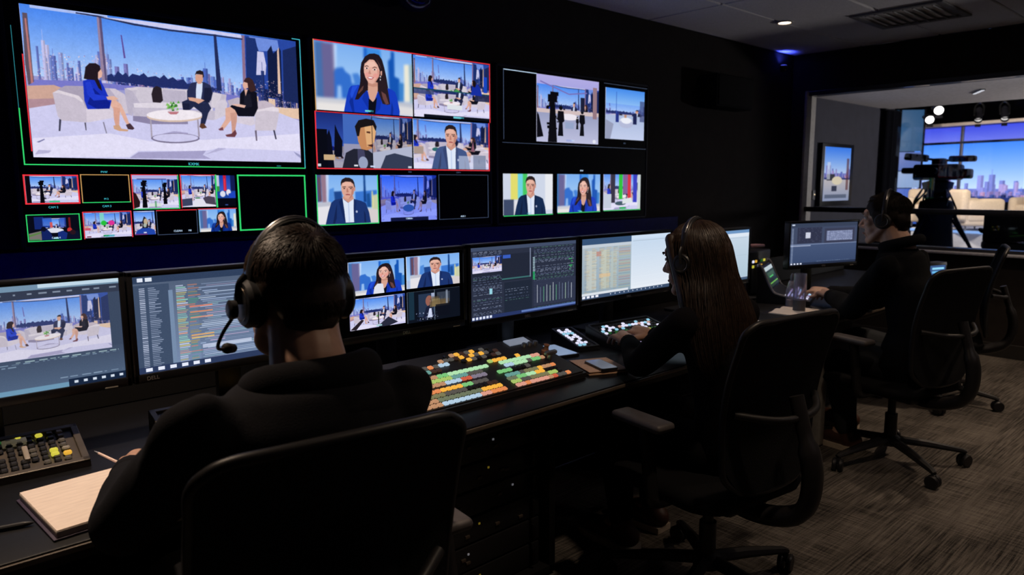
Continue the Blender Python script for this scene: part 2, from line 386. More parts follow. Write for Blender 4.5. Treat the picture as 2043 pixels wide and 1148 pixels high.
# ---------------------------------------------------------------- pictures shown on the screens (painted in code)
P_WIDE, P_WOMAN, P_MAN = [[(c, [(u/1000, v/1000) for u, v in q]) for c, q in pp] for pp in (P_WIDE, P_WOMAN, P_MAN)]

def blur_arr(a, r):
    r = int(r)
    if r < 1: return a
    for ax in (0, 1):
        for _ in range(2):
            n = a.shape[ax]
            idx = np.clip(np.arange(-r-1, n+r), 0, n-1)
            c = np.cumsum(np.take(a, idx, axis=ax), axis=ax)
            a = (np.take(c, np.arange(2*r+1, n+2*r+1), axis=ax) - np.take(c, np.arange(0, n), axis=ax))/(2*r+1)
    return a

class Pic:
    """small supersampling painter, coordinates 0..1 with v downwards"""
    def __init__(s, w, h, bg=(0, 0, 0)):
        s.w, s.h = w*2, h*2
        s.a = np.zeros((s.h, s.w, 3), np.float32); s.a[:] = bg
        s.t = (0., 0., 1., 1.)
    def tr(s, u0, v0, u1, v1): s.t = (u0, v0, u1-u0, v1-v0); return s
    def px(s, pts):
        u0, v0, su, sv = s.t
        return [((u0+u*su)*s.w, (v0+v*sv)*s.h) for u, v in pts]
    def poly(s, pts, col, al=1.0):
        q = s.px(pts)
        x0 = max(0, int(min(p[0] for p in q))-1); x1 = min(s.w, int(max(p[0] for p in q))+2)
        y0 = max(0, int(min(p[1] for p in q))-1); y1 = min(s.h, int(max(p[1] for p in q))+2)
        if x1 <= x0 or y1 <= y0: return
        X = np.arange(x0, x1)[None, :]+.5; Y = np.arange(y0, y1)[:, None]+.5
        m = np.zeros((y1-y0, x1-x0), bool)
        for (ax, ay), (bx, by) in zip(q, q[1:]+q[:1]):
            if ay == by: continue
            r = (Y >= min(ay, by)) & (Y < max(ay, by))
            xs = ax+(Y-ay)*(bx-ax)/(by-ay)
            m ^= (r & (X > xs))
        s.a[y0:y1, x0:x1][m] = s.a[y0:y1, x0:x1][m]*(1-al)+np.array(col, np.float32)*al
    def rect(s, u0, v0, u1, v1, col, al=1.0):
        (x0, y0), (x1, y1) = s.px([(u0, v0), (u1, v1)])
        x0, y0 = max(0, int(round(x0))), max(0, int(round(y0)))
        x1, y1 = max(x0+1, int(round(x1))), max(y0+1, int(round(y1)))
        v = s.a[y0:y1, x0:x1]
        v[:] = v*(1-al)+np.array(col, np.float32)*al
    def ell(s, u, v, ru, rv, col, al=1.0, n=20):
        s.poly([(u+ru*math.cos(i*2*PI/n), v+rv*math.sin(i*2*PI/n)) for i in range(n)], col, al)
    def vgrad(s, u0, v0, u1, v1, c0, c1):
        (x0, y0), (x1, y1) = s.px([(u0, v0), (u1, v1)])
        a, b = int(y0), int(y1)
        t = np.clip((np.arange(max(a, 0), min(b, s.h))-y0)/max(1, y1-y0), 0, 1)[:, None, None]
        s.a[max(a, 0):min(b, s.h), max(0, int(x0)):max(0, int(x1))] = np.array(c0)*(1-t)+np.array(c1)*t
    def line(s, u0, v0, u1, v1, wd, col, al=1.0):
        dx, dy = (u1-u0)*s.w, (v1-v0)*s.h; l = math.hypot(dx, dy) or 1
        nx, ny = -dy/l*wd/2, dx/l*wd/2*s.w/s.h
        s.poly([(u0+nx, v0+ny), (u1+nx, v1+ny), (u1-nx, v1-ny), (u0-nx, v0-ny)], col, al)
    def blur(s, r): s.a = blur_arr(s.a, r); return s
    def noise(s, k, seed=0):
        g = np.random.default_rng(seed)
        s.a += g.normal(0, k, s.a.shape[:2])[..., None]; return s
    def small(s): 
        return np.clip(s.a.reshape(s.h//2, 2, s.w//2, 2, 3).mean((1, 3)), 0, 255)
    def paste(s, arr, u0, v0, u1, v1):
        (x0, y0), (x1, y1) = s.px([(u0, v0), (u1, v1)])
        x0, x1, y0, y1 = [int(round(t)) for t in (x0, x1, y0, y1)]
        if x1 <= x0 or y1 <= y0: return
        h, w = arr.shape[:2]
        k = max(1, int(round(h/(y1-y0)/1.3)))
        if k > 1: arr = blur_arr(arr, k//2)
        fx = (np.arange(x0, x1)+.5-x0)/(x1-x0)*w; fy = (np.arange(y0, y1)+.5-y0)/(y1-y0)*h
        out = arr[np.clip(fy.astype(int), 0, h-1)][:, np.clip(fx.astype(int), 0, w-1)]
        X0, Y0 = max(0, x0), max(0, y0); X1, Y1 = min(s.w, x1), min(s.h, y1)
        s.a[Y0:Y1, X0:X1] = out[Y0-y0:Y1-y0, X0-x0:X1-x0]

FONT = {'A': (14, 17, 17, 31, 17, 17, 17), 'B': (30, 17, 17, 30, 17, 17, 30), 'C': (14, 17, 16, 16, 16, 17, 14), 'D': (30, 17, 17, 17, 17, 17, 30), 'E': (31, 16, 16, 30, 16, 16, 31), 'K': (17, 18, 20, 24, 20, 18, 17), 'L': (16, 16, 16, 16, 16, 16, 31), 'M': (17, 27, 21, 21, 17, 17, 17), 'N': (17, 25, 21, 19, 17, 17, 17), 'O': (14, 17, 17, 17, 17, 17, 14), 'R': (30, 17, 17, 30, 20, 18, 17), 'S': (15, 16, 16, 14, 1, 1, 30), 'T': (31, 4, 4, 4, 4, 4, 4), 'W': (17, 17, 17, 21, 21, 21, 10), 'I': (14, 4, 4, 4, 4, 4, 14), 'G': (14, 17, 16, 23, 17, 17, 14), 'P': (30, 17, 17, 30, 16, 16, 16), '1': (4, 12, 4, 4, 4, 4, 14), '2': (14, 17, 1, 2, 4, 8, 31), '3': (30, 1, 1, 14, 1, 1, 30), ' ': (0, 0, 0, 0, 0, 0, 0)}
def write(s, txt, u, v, cw, ch, col, al=1.0):
    for ch_ in txt:
        g = FONT.get(ch_, FONT[' '])
        for r in range(7):
            b = g[r]
            for c in range(5):
                if b >> (4-c) & 1: s.rect(u+c*cw/6, v+r*ch/7, u+(c+1)*cw/6, v+(r+1)*ch/7, col, al)
        u += cw

def skyline(s, u0, u1, base, hmin, hmax, cols, rnd, n, lights=0.0):
    for i in range(n):
        u = u0+(u1-u0)*rnd.random(); w = (u1-u0)*rnd.uniform(.9, 2.2)/n
        h = rnd.uniform(hmin, hmax)*(.72+.28*math.sin((u-u0)/(u1-u0)*9+rnd.random()))
        c = rnd.choice(cols)
        s.rect(u, base-h, u+w, base, c, .92)
        s.rect(u+w*.6, base-h, u+w, base, tuple(x*.8 for x in c), .8)
        if rnd.random() < .25: s.rect(u+w*.4, base-h*1.25, u+w*.5, base-h, c, .9)
    for i in range(int(lights)):
        u = rnd.uniform(u0, u1); v = base-rnd.random()**1.6*hmax*.7
        s.rect(u, v, u+rnd.uniform(.002, .004), v+rnd.uniform(.003, .010), rnd.choice([(255, 225, 215), (235, 190, 200), (190, 200, 250), (140, 110, 160)]), rnd.uniform(.35, .9))

def draw_wide(s, seed=1, polys=P_WIDE, sky=((70, 132, 238), (190, 214, 250))):
    rnd = random.Random(seed)
    s.vgrad(0, 0, 1, .50, *sky)
    s.vgrad(0, .46, 1, 1, (150, 150, 205), (205, 203, 238))
    s.rect(.03, .0, .27, .02, (215, 215, 245), .7)
    skyline(s, .03, .27, .50, .10, .30, [(150, 165, 225), (176, 180, 232), (120, 140, 212), (200, 196, 238), (96, 112, 190)], rnd, 34, 420)
    skyline(s, .28, .66, .48, .05, .19, [(96, 124, 206), (76, 102, 190), (130, 150, 222), (60, 82, 168), (120, 116, 186)], rnd, 44, 200)
    skyline(s, .28, .66, .50, .02, .08, [(52, 66, 138), (36, 50, 120), (110, 92, 150)], rnd, 40, 380)
    skyline(s, .66, .80, .50, .04, .18, [(110, 130, 210), (80, 100, 190), (170, 170, 225)], rnd, 22, 150)
    for i, (c, q) in enumerate(polys):
        s.poly(q, c)
        if i == 16:
            skyline(s, .80, 1.0, .55, .10, .30, [(22, 34, 84), (34, 52, 116), (60, 70, 140)], rnd, 16, 260)
    return s

def bust(polys, w, h, bg=None, blurr=6, tone=None, box=(0, 0, 1, 1), flip=False, seed=0):
    s = Pic(w, h, (110, 160, 235)); s.tr(*box)
    s.vgrad(-1, -1, 2, .7, (58, 128, 232), (170, 208, 246)); s.vgrad(-1, .7, 2, 2, (170, 190, 226), (214, 214, 226))
    body = False
    for c, q in polys:
        if c == (0, 0, 1):
            body = True; s.t = (0., 0., 1., 1.)
            if bg: bg(s)
            s.blur(blurr); s.tr(*box); continue
        if tone and body: c = tone(c)
        s.poly(q, c)
    s.t = (0., 0., 1., 1.)
    a = s.small()
    return a[:, ::-1] if flip else a

def to_pic(a):
    h, w = a.shape[:2]
    s = Pic(w, h); s.a = np.repeat(np.repeat(a, 2, 0), 2, 1).astype(np.float32); return s

def cam_sil(s, u, v, h, asp, col=(8, 8, 14), seed=0):
    """black studio camera on its stand, seen from behind"""
    r = random.Random(seed); k = h/asp
    s.rect(u-.10*k, v, u+.10*k, v+.16*h, col); s.rect(u-.05*k, v-.06*h, u+.13*k, v+.02*h, col)
    s.poly([(u-.05*k, v+.14*h), (u+.05*k, v+.14*h), (u+.08*k, v+.6*h), (u+.10*k, v+h), (u-.10*k, v+h), (u-.07*k, v+.6*h)], col)
    for i in range(16):
        a = u+r.uniform(-.14, .12)*k; b = v+r.uniform(0, .95)*h
        s.rect(a, b, a+r.uniform(.03, .10)*k, b+r.uniform(.02, .06)*h, col)
def person_sil(s, u, v, h, asp, col=(10, 10, 18)):
    k = h/asp
    s.ell(u, v+.07*h, .05*k, .075*h, col)
    s.poly([(u-.08*k, v+.17*h), (u+.08*k, v+.17*h), (u+.10*k, v+.5*h), (u+.05*k, v+.55*h), (u+.07*k, v+h), (u-.08*k, v+h), (u-.05*k, v+.55*h), (u-.10*k, v+.45*h)], col)

def make_pictures():
    IM = {}
    big = draw_wide(Pic(880, 460), 1)
    write(big, '', 0, 0, .01, .02, (0, 0, 0))
    g = np.random.default_rng(2); low = blur_arr(g.normal(0, 1, big.a.shape[:2])[..., None], 14)+.5*blur_arr(g.normal(0, 1, big.a.shape[:2])[..., None], 4)
    big.a *= 1+low/max(1e-6, float(low.std()))*.010
    IM['big'] = big.blur(1).noise(5, 1).small()
    # clean backdrop (no people or furniture) for the studio's own screen wall
    W = IM['big']
    def crop(u0, v0, u1, v1):
        h, w = W.shape[:2]; return W[int(v0*h):int(v1*h), int(u0*w):int(u1*w)]
    def from_wide(w, h, u0=0, v0=0, u1=1, v1=1, dark=1.0):
        s = Pic(w, h); s.paste(crop(u0, v0, u1, v1)*dark, 0, 0, 1, 1); return s
    # --- first display, small tiles
    s = from_wide(240, 130, .25, 0, 1, 1); s.rect(0, 0, .09, 1, (8, 6, 12)); cam_sil(s, .29, .22, .80, 1.8, seed=2)
    s.rect(.42, .93, .62, .99, (60, 190, 130)); IM['tile_camera_left'] = s.small()
    s = Pic(210, 150); s.vgrad(0, 0, 1, .16, (170, 165, 220), (190, 190, 235)); s.paste(crop(0, .05, 1, 1), 0, .12, 1, 1)
    s.rect(.1, .10, .75, .13, (90, 80, 140)); cam_sil(s, .24, .20, .78, 1.4, seed=5); cam_sil(s, .70, .26, .62, 1.4, seed=6)
    s.poly([(0, .5), (.06, .55), (.14, .8), (.12, .95), (0, 1)], (40, 22, 24)); s.rect(.34, .85, .6, .95, (214, 222, 220)); s.rect(.46, .78, .5, .98, (70, 150, 90), .7)
    IM['tile_two_cameras'] = s.small()
    s = from_wide(160, 150, .0, 0, .9, 1); s.paste(crop(0, 0, .85, .78), 0, 0, 1, .72); s.poly([(0, .75), (.3, .72), (.3, .95), (0, .98)], (60, 66, 96)); s.poly([(.3, 1), (.38, .74), (.6, .74), (.7, .9), (.95, .92), (1, 1)], (226, 224, 238)); s.rect(.4, .70, .53, .74, (60, 130, 80))
    s.poly([(.62, .72), (.78, .66), (.98, .7), (1, .95), (.7, .9)], (74, 66, 84)); IM['tile_wide_table'] = s.small()
    s = Pic(90, 150, (30, 70, 160)); s.vgrad(0, 0, 1, .5, (24, 60, 170), (60, 96, 200)); s.rect(.0, 0, .14, .35, (190, 200, 220)); s.rect(.36, 0, .52, .5, (196, 30, 60)); s.rect(.4, .1, .46, .5, (230, 60, 80)); s.rect(.75, 0, 1, .5, (16, 26, 80))
    s.rect(0, .35, .14, .52, (60, 140, 70)); s.ell(.3, .6, .15, .1, (220, 220, 236)); s.ell(.62, .55, .13, .1, (230, 226, 236)); s.poly([(.6, .6), (.95, .52), (1, .78), (.65, .74)], (30, 70, 190)); s.rect(0, .74, 1, 1, (6, 8, 18)); s.rect(.4, .94, .56, .97, (60, 90, 170)); s.blur(2)
    IM['tile_red_curtain'] = s.small()
    s = Pic(230, 130, (8, 10, 22)); s.rect(.12, .05, .3, .55, (20, 40, 110)); s.paste(crop(.3, 0, .8, .52), .28, .12, .74, .52); s.rect(.28, .08, .46, .5, (24, 70, 180), .6); s.rect(.62, .1, .74, .5, (24, 60, 170), .6)
    s.rect(.42, .28, .47, .5, (210, 90, 90)); s.rect(.79, .1, .83, .6, (110, 22, 26)); s.ell(.8, .62, .05, .1, (190, 50, 50)); s.poly([(0, .72), (.24, .62), (.24, 1), (0, 1)], (120, 116, 110)); s.poly([(0, .78), (.24, .66), (.24, .72), (0, .86)], (90, 130, 70))
    s.ell(.5, .62, .18, .1, (220, 222, 236)); s.poly([(.25, .55), (.33, .5), (.42, .7), (.47, 1), (.24, 1)], (18, 34, 96)); s.ell(.29, .55, .05, .1, (12, 14, 34)); s.poly([(.56, 1), (.56, .7), (.66, .64), (.76, .75), (.76, 1)], (22, 44, 120)); s.poly([(.72, 1), (.76, .68), (.98, .66), (1, 1)], (12, 18, 40)); s.ell(.86, .72, .06, .1, (40, 20, 30))
    s.rect(.47, .92, .57, .97, (150, 230, 240)); s.rect(0, .95, .2, 1, (40, 150, 70), .6); IM['tile_dark_panel'] = s.small()
    s = from_wide(220, 130); s.rect(.33, .02, .42, .5, (130, 220, 190), .8); s.ell(.41, .42, .06, .1, (40, 190, 60)); s.ell(.57, .42, .07, .1, (220, 50, 150)); s.rect(0, .60, .12, .7, (206, 90, 110)); s.rect(.38, .9, .5, .97, (40, 150, 90)); s.rect(.5, .9, .62, .97, (90, 170, 190)); s.rect(.03, .93, .12, .98, (120, 60, 80)); IM['tile_colour_blobs'] = s.small()
    s = from_wide(100, 110, .3, .0, .7, .9); s.poly([(0, 1), (.1, .82), (.4, .68), (.6, .68), (.95, .8), (1, 1)], (34, 70, 170)); s.poly([(.36, .72), (.4, .4), (.48, .22), (.58, .3), (.66, .5), (.64, .72)], (30, 26, 36)); s.ell(.55, .45, .10, .14, (190, 170, 140)); s.ell(.5, .6, .08, .09, (170, 180, 170)); s.rect(.42, .88, .56, .93, (230, 230, 240)); s.rect(.0, .95, .6, 1, (150, 40, 90), .6); s.blur(1)
    IM['tile_presenter_back'] = s.small()
    def darkjacket(c): return c if c[2] <= c[0]*1.5 else (c[0]*.7, c[1]*.8, c[2]*.72)
    IM['tile_woman_navy'] = bust(P_WOMAN, 180, 110, tone=darkjacket, blurr=4, box=(.02, .03, 1.02, 1.03))
    # --- second display
    IM['woman'] = bust(P_WOMAN, 420, 250, blurr=10)
    s = Pic(300, 250); s.paste(crop(0, 0, 1, .62), 0, 0, 1, .55)
    s.rect(0, .525, 1, .545, (20, 70, 90)); s.paste(crop(.04, .42, .96, 1), 0, .545, 1, 1); s.rect(0, .545, .25, .62, (60, 70, 110), .8); s.rect(.80, .545, 1, .66, (40, 46, 80), .9)
    s.poly([(.74, .56), (.76, .4), (.84, .36), (.88, .44), (.9, .56)], (22, 46, 160)); s.ell(.79, .36, .025, .06, (26, 16, 20)); s.rect(.92, .22, .97, .5, (24, 70, 190)); s.poly([(.5, .53), (.55, .48), (.6, .53)], (70, 150, 80)); s.rect(.42, .76, .62, .84, (220, 226, 232)); s.rect(.12, .95, 1, 1, (12, 16, 26)); s.rect(.5, .955, .6, .99, (110, 200, 210))
    IM['double_wide'] = s.small()
    def bg_dark(s):
        s.rect(0, 0, .24, 1, (14, 24, 70), .8); s.rect(.04, .3, .09, .8, (8, 8, 20)); s.rect(.18, .1, .26, .7, (10, 10, 24), .9)
    s = from_wide(400, 230, .1, 0, 1, .95, .72); s.paste(crop(.25, 0, 1, .8)*.8, .56, 0, 1, .75); s.vgrad(0, 0, .26, .6, (26, 44, 116), (50, 84, 180)); s.rect(0, .3, .1, 1, (8, 10, 20)); s.poly([(.1, 1), (.1, .4), (.12, .3), (.14, .45), (.16, 1)], (10, 12, 26)); s.poly([(.16, .8), (.18, .2), (.21, .35), (.25, .5), (.24, .8)], (10, 12, 26)); s.rect(.26, 0, .55, .55, (66, 104, 186)); s.rect(.26, .55, .56, 1, (150, 150, 178)); s.rect(.06, .76, .17, .86, (200, 170, 130)); s.poly([(.56, .7), (1, .55), (1, 1), (.56, 1)], (176, 182, 206)); s.poly([(.64, 1), (.7, .75), (.8, .7), (1, .78), (1, 1)], (52, 60, 84)); s.poly([(.24, 1), (.28, .72), (.36, .64), (.5, .64), (.56, .72), (.56, 1)], (34, 36, 50)); s.poly([(.4, .64), (.47, .66), (.48, .8), (.46, 1), (.4, .9)], (66, 66, 96)); s.ell(.455, .9, .05, .12, (150, 160, 190))
    s.poly([(.40, .36), (.42, .24), (.50, .2), (.56, .24), (.56, .62), (.5, .66), (.44, .64), (.41, .5)], (196, 136, 92)); s.poly([(.40, .4), (.38, .22), (.42, .1), (.5, .06), (.58, .08), (.61, .2), (.6, .28), (.52, .2), (.44, .24), (.42, .4)], (24, 20, 22)); s.poly([(.48, .22), (.57, .18), (.6, .3), (.58, .5), (.5, .6)], (222, 172, 122)); s.poly([(.5, .3), (.54, .3), (.54, .34), (.5, .33)], (90, 54, 40)); s.poly([(.5, .56), (.56, .54), (.56, .6)], (80, 40, 30)); s.rect(.556, 0, .562, 1, (10, 14, 30)); s.rect(.36, .94, .4, .97, (230, 230, 240)); s.rect(.53, .95, .58, .98, (200, 210, 240)); s.rect(0, .93, .03, .98, (200, 210, 220)); s.rect(.95, .95, .99, .99, (200, 210, 220)); IM['split_man'] = s.small()
    def greyer(c): return (c[0]*1.5+24, c[1]*1.35+16, c[2]*1.15+8) if c[2] > c[0]*1.5 else c
    s = to_pic(bust([x for x in P_MAN if x[0] == (0, 0, 1)], 300, 210)); s.paste(crop(.2, 0, .95, .72), 0, 0, 1, .68); s.paste(crop(.2, .55, .9, .95), 0, .6, 1, 1); s.blur(2)
    s.rect(0, .55, .12, .7, (170, 150, 140)); s.ell(.28, .60, .05, .04, (50, 110, 110)); s.poly([(.75, .62), (.78, .4), (.8, .62)], (140, 90, 110)); s.rect(.78, .7, .96, 1, (120, 132, 160), .8); s.tr(.13, .03, .83, 1.06)
    for c, q in P_MAN[P_MAN.index([x for x in P_MAN if x[0] == (0, 0, 1)][0])+1:]: s.poly(q, greyer(c))
    s.tr(0, 0, 1, 1); s.rect(.58, .72, .78, 1, (206, 212, 234), .6); IM['man_guest'] = s.small()
    IM['man'] = bust(P_MAN, 260, 200, blurr=5)
    s = from_wide(240, 190); s.a *= np.array((.62, .70, 1.02), np.float32); s.ell(.48, .72, .1, .08, (40, 80, 170)); s.rect(.16, .92, .84, 1, (16, 22, 60)); s.rect(.46, .945, .55, .965, (180, 200, 240)); IM['wide_blue'] = s.small()
    # --- third display
    s = Pic(260, 280); s.vgrad(0, 0, 1, .3, (176, 170, 226), (160, 160, 226)); s.paste(crop(0, .02, 1, .52), 0, .14, 1, .52); s.vgrad(0, .52, 1, 1, (150, 156, 190), (190, 192, 222)); s.rect(0, .5, 1, .56, (210, 190, 190)); s.line(.05, .1, .5, .25, .02, (120, 110, 180)); s.line(.5, .25, .8, .2, .02, (120, 110, 180)); s.rect(.9, .1, .97, .6, (150, 120, 130)); s.ell(.5, .6, .16, .05, (236, 230, 240)); s.rect(.44, .68, .58, .78, (150, 165, 200))
    cam_sil(s, .24, .28, .72, 1.0, seed=8); person_sil(s, .37, .44, .46, .8); person_sil(s, .72, .48, .40, .8); person_sil(s, .64, .58, .2, .8); s.rect(.69, .28, .76, .5, (26, 30, 56)); s.poly([(0, .55), (.03, .6), (.1, .92), (0, .94)], (10, 10, 18)); s.ell(.93, .96, .03, .03, (226, 228, 240)); s.rect(.46, .95, .56, .98, (160, 170, 220)); IM['studio_crew'] = s.small()
    s = from_wide(170, 180, .1, .02, .95, .9); s.vgrad(0, 0, 1, .35, (70, 140, 236), (150, 196, 246)); s.paste(crop(.28, .2, .66, .5), 0, .3, 1, .52); s.vgrad(0, .52, 1, 1, (170, 186, 220), (196, 206, 236)); s.rect(.25, .44, .33, .66, (34, 50, 130)); s.rect(.7, .46, .8, .68, (26, 34, 80)); s.ell(.52, .64, .17, .09, (226, 228, 240)); s.ell(.52, .68, .18, .09, (180, 186, 216)); s.rect(.47, .5, .53, .58, (190, 140, 110)); s.ell(.52, .62, .13, .06, (236, 238, 248)); s.rect(.26, .06, .27, .5, (50, 90, 180)); s.rect(.88, .2, 1, .62, (60, 70, 120), .7); s.poly([(0, .62), (.2, .7), (.12, 1), (0, 1)], (150, 156, 184)); s.blur(1); IM['wide_far'] = s.small()
    def bars_bg(s):
        s.rect(0, 0, 1, 1, (206, 214, 232)); s.rect(.14, 0, .28, .62, (226, 220, 110)); s.rect(.28, 0, .4, .6, (110, 210, 226)); s.rect(.38, 0, .47, .55, (70, 200, 100)); s.rect(.84, 0, 1, .9, (232, 234, 240)); s.rect(0, .62, .2, 1, (62, 74, 104)); s.rect(.2, .65, .45, 1, (226, 226, 232))
    s = bust(P_MAN, 200, 170, bg=bars_bg, blurr=3, tone=darkjacket, box=(.10, .0, .98, 1.06), flip=False); s = to_pic(s); IM['man_bars'] = s.small()
    IM['woman_small'] = bust(P_WOMAN, 170, 150, blurr=4, box=(-.05, .0, 1.1, 1.02))
    s = from_wide(150, 140, .1, .1, .9, 1); s.rect(.18, 0, .3, .8, (46, 40, 62)); s.rect(.4, 0, .5, .7, (30, 190, 50)); s.rect(.51, 0, .64, .55, (130, 90, 150)); s.rect(.64, 0, .73, .7, (214, 30, 56)); s.rect(.79, 0, .9, .8, (40, 50, 190)); s.rect(.92, 0, 1, 1, (200, 210, 210)); s.rect(0, .55, .2, .95, (196, 204, 220)); s.ell(.45, .82, .15, .06, (60, 84, 100)); s.poly([(.5, .7), (.75, .66), (.78, .8), (.5, .84)], (220, 226, 230)); s.rect(.42, .93, .6, .98, (40, 170, 90)); IM['colour_bars'] = s.small()
    # --- desk monitors
    rnd = random.Random(7)
    def textrow(s, u0, u1, v, h, col, al=1.0, gap=.012):
        u = u0
        while u < u1:
            w = rnd.uniform(.006, .035); s.rect(u, v, min(u+w, u1), v+h, col, al*rnd.uniform(.5, 1)); u += w+gap*rnd.uniform(.5, 1.5)
    s = Pic(640, 340, (62, 76, 100)); s.vgrad(0, .66, 1, 1, (66, 80, 104), (86, 106, 134)); s.rect(0, 0, 1, .05, (120, 150, 176)); s.rect(.70, 0, 1, .035, (200, 224, 240)); s.rect(0, .05, 1, .13, (54, 62, 82)); s.rect(0, 0, .3, .06, (150, 176, 196))
    for i in range(9): s.rect(.55+.05*i+rnd.random()*.02, .075, .57+.05*i+rnd.random()*.02, .09, (190, 205, 225), .6)
    pw = np.clip(W*.86+26, 0, 255); s.paste(pw, .50, .13, .955, .68); textrow(s, .02, .98, .715, .008, (150, 176, 200), .7); textrow(s, .02, .6, .735, .012, (170, 196, 220), .7); textrow(s, .6, .98, .70, .01, (190, 220, 220), .8)
    s.rect(0, .955, .78, 1, (120, 170, 200), .8); s.rect(.78, .93, 1, 1, (24, 40, 66)); [s.rect(.80+.035*i, .95, .815+.035*i, .975, (220, 230, 245)) for i in range(6)]; textrow(s, .75, .99, .90, .01, (180, 205, 230), .7); IM['edit_monitor'] = s.noise(3, 4).small()
    s = Pic(600, 330, (82, 98, 124)); s.vgrad(0, 0, 1, 1, (80, 94, 118), (122, 142, 176)); s.rect(0, 0, 1, .07, (48, 64, 92)); s.rect(.02, .015, .045, .055, (226, 232, 246)); s.rect(.055, .015, .085, .055, (220, 228, 240)); s.rect(.0, .09, .16, .96, (62, 78, 104)); s.rect(.155, .16, .175, .95, (118, 140, 170))
    for i in range(44):
        v = .12+i*.0188; b = rnd.uniform(.4, 1)
        s.rect(.025, v, .05, v+.009, (214, 222, 246), b); s.rect(.065, v, .09+rnd.random()*.03, v+.008, (200, 212, 240), b*.8); s.rect(.19, v, .225+rnd.random()*.02, v+.012, rnd.choice([(206, 216, 240), (150, 210, 190), (224, 160, 140), (214, 200, 120)]), b)
        s.rect(.245, v, .275+rnd.random()*.03, v+.011, rnd.choice([(80, 150, 130), (214, 130, 100), (120, 140, 170), (170, 150, 90)]), b*.9)
        u = .29+rnd.random()*.05; e = u+rnd.random()**1.5*.6
        s.rect(.3+rnd.random()*.4, v+.001, 1, v+.006, (170, 190, 220), rnd.uniform(.1, .5)); s.rect(u, v+.002, e, v+.012, rnd.choice([(196, 214, 240), (210, 224, 244), (170, 190, 224), (160, 200, 210), (206, 180, 214)]), rnd.uniform(.3, .85)); s.rect(.29, v+.012, 1, v+.017, (58, 72, 100), rnd.uniform(.2, .7))
    for v, c in ((.35, (220, 130, 110)), (.41, (224, 140, 100)), (.47, (214, 150, 130)), (.66, (230, 170, 110)), (.69, (220, 190, 120))): s.rect(.25, v, .36, v+.016, c, .9)
    s.rect(.3, .78, .55, .82, (210, 216, 240), .7); s.rect(0, .935, 1, 1, (44, 58, 92)); [s.rect(.03+.055*i, .948, .06+.055*i, .985, (230, 234, 250)) for i in range(6)]; s.rect(.8, .6, .803, .92, (60, 74, 100)); IM['log_monitor'] = s.noise(4, 5).small()
    def flipt(a): return a
    IM['quad_woman'] = bust(P_WOMAN, 220, 150, blurr=3, box=(-.02, .03, 1.12, 1.05)); a = to_pic(IM['quad_woman']); a.poly([(.42, 1), (.44, .8), (.5, .7), (.6, .72), (.62, 1)], (224, 226, 238)); IM['quad_woman'] = a.small()
    IM['quad_man'] = bust(P_MAN, 220, 150, blurr=3, box=(.06, .02, 1.0, 1.06))
    s = from_wide(220, 150, .02, 0, .96, .96); s.rect(.49, .5, .51, .9, (10, 20, 20)); s.poly([(.52, .92), (.68, .7), (.86, .92), (.7, 1), (.5, 1)], (40, 42, 60)); s.poly([(0, .98), (.2, .68), (.24, .72), (.1, 1)], (38, 30, 40)); s.rect(.46, .92, .56, .97, (170, 215, 220)); IM['quad_wide'] = s.small()
    s = Pic(220, 150, (12, 18, 30)); s.rect(.02, 0, .12, .9, (34, 70, 90), .6); s.rect(.2, .1, .5, .85, (50, 70, 100), .7); s.ell(.4, .35, .07, .18, (150, 96, 84)); s.poly([(.28, .9), (.34, .55), (.44, .45), (.5, .9)], (26, 32, 56)); s.poly([(.36, .9), (.4, .6), (.44, .6), (.46, .9)], (206, 214, 240)); s.rect(.44, .1, .5, .4, (190, 200, 230), .8); s.rect(.5, 0, .505, 1, (170, 190, 210)); s.rect(.55, .1, .8, .45, (70, 80, 96), .7)
    for i in range(40): s.rect(rnd.uniform(.4, .78), rnd.uniform(.2, .55), rnd.uniform(.4, .78)+.01, .56, rnd.choice([(190, 170, 110), (120, 100, 70), (210, 200, 170), (60, 50, 40)]), .35)
    for i in range(60): u = rnd.uniform(.15, .55); v = rnd.uniform(.7, .95); s.rect(u, v, u+.015, v+.03, rnd.choice([(190, 200, 230), (60, 70, 110), (20, 26, 40)]), .7)
    s.rect(.52, .5, .8, .9, (12, 16, 28), .8); s.rect(.72, .05, .76, .5, (170, 180, 200), .6); IM['quad_dark'] = s.small()
    s = Pic(620, 320, (42, 48, 66)); s.rect(0, 0, 1, .05, (66, 78, 104)); s.rect(0, .12, .565, .5, (34, 40, 56)); s.paste(W, .015, .13, .27, .35); s.rect(.53, .06, .54, .48, (120, 130, 156)); s.rect(.28, .13, .35, .18, (56, 92, 190)); s.rect(.29, .52, .55, .95, (32, 40, 56)); s.rect(.27, .46, .53, .48, (60, 110, 110))
    for r in range(58):
        v = .06+.0155*r
        for (a, b, d) in ((.0, .27, .5), (.28, .52, .25), (.55, .98, .6)):
            if a == .28 and not .48 < v < .78: continue
            if a == 0. and .12 < v < .40: continue
            if rnd.random() < d: textrow(s, a+.02, b, v, .008, rnd.choice([(130, 146, 180), (110, 124, 160), (160, 172, 200), (96, 150, 130)]), .75, .014)
    s.rect(.565, .55, 1, .92, (48, 54, 76), .9)
    for i in range(12): u = .60+i*.032; s.rect(u, .60+rnd.random()*.06, u+.006, .88, rnd.choice([(150, 176, 160), (90, 150, 120), (170, 176, 190), (100, 110, 140)])); 
    for i in range(14): s.rect(.56, .20+.024*i, .58, .215+.024*i, (40, 200, 110) if i > 8 else (170, 200, 210), .9)
    for i in range(10): s.rect(.92+rnd.random()*.05, .25+.02*i, .926+rnd.random()*.05, .262+.02*i, (60, 200, 100), .9)
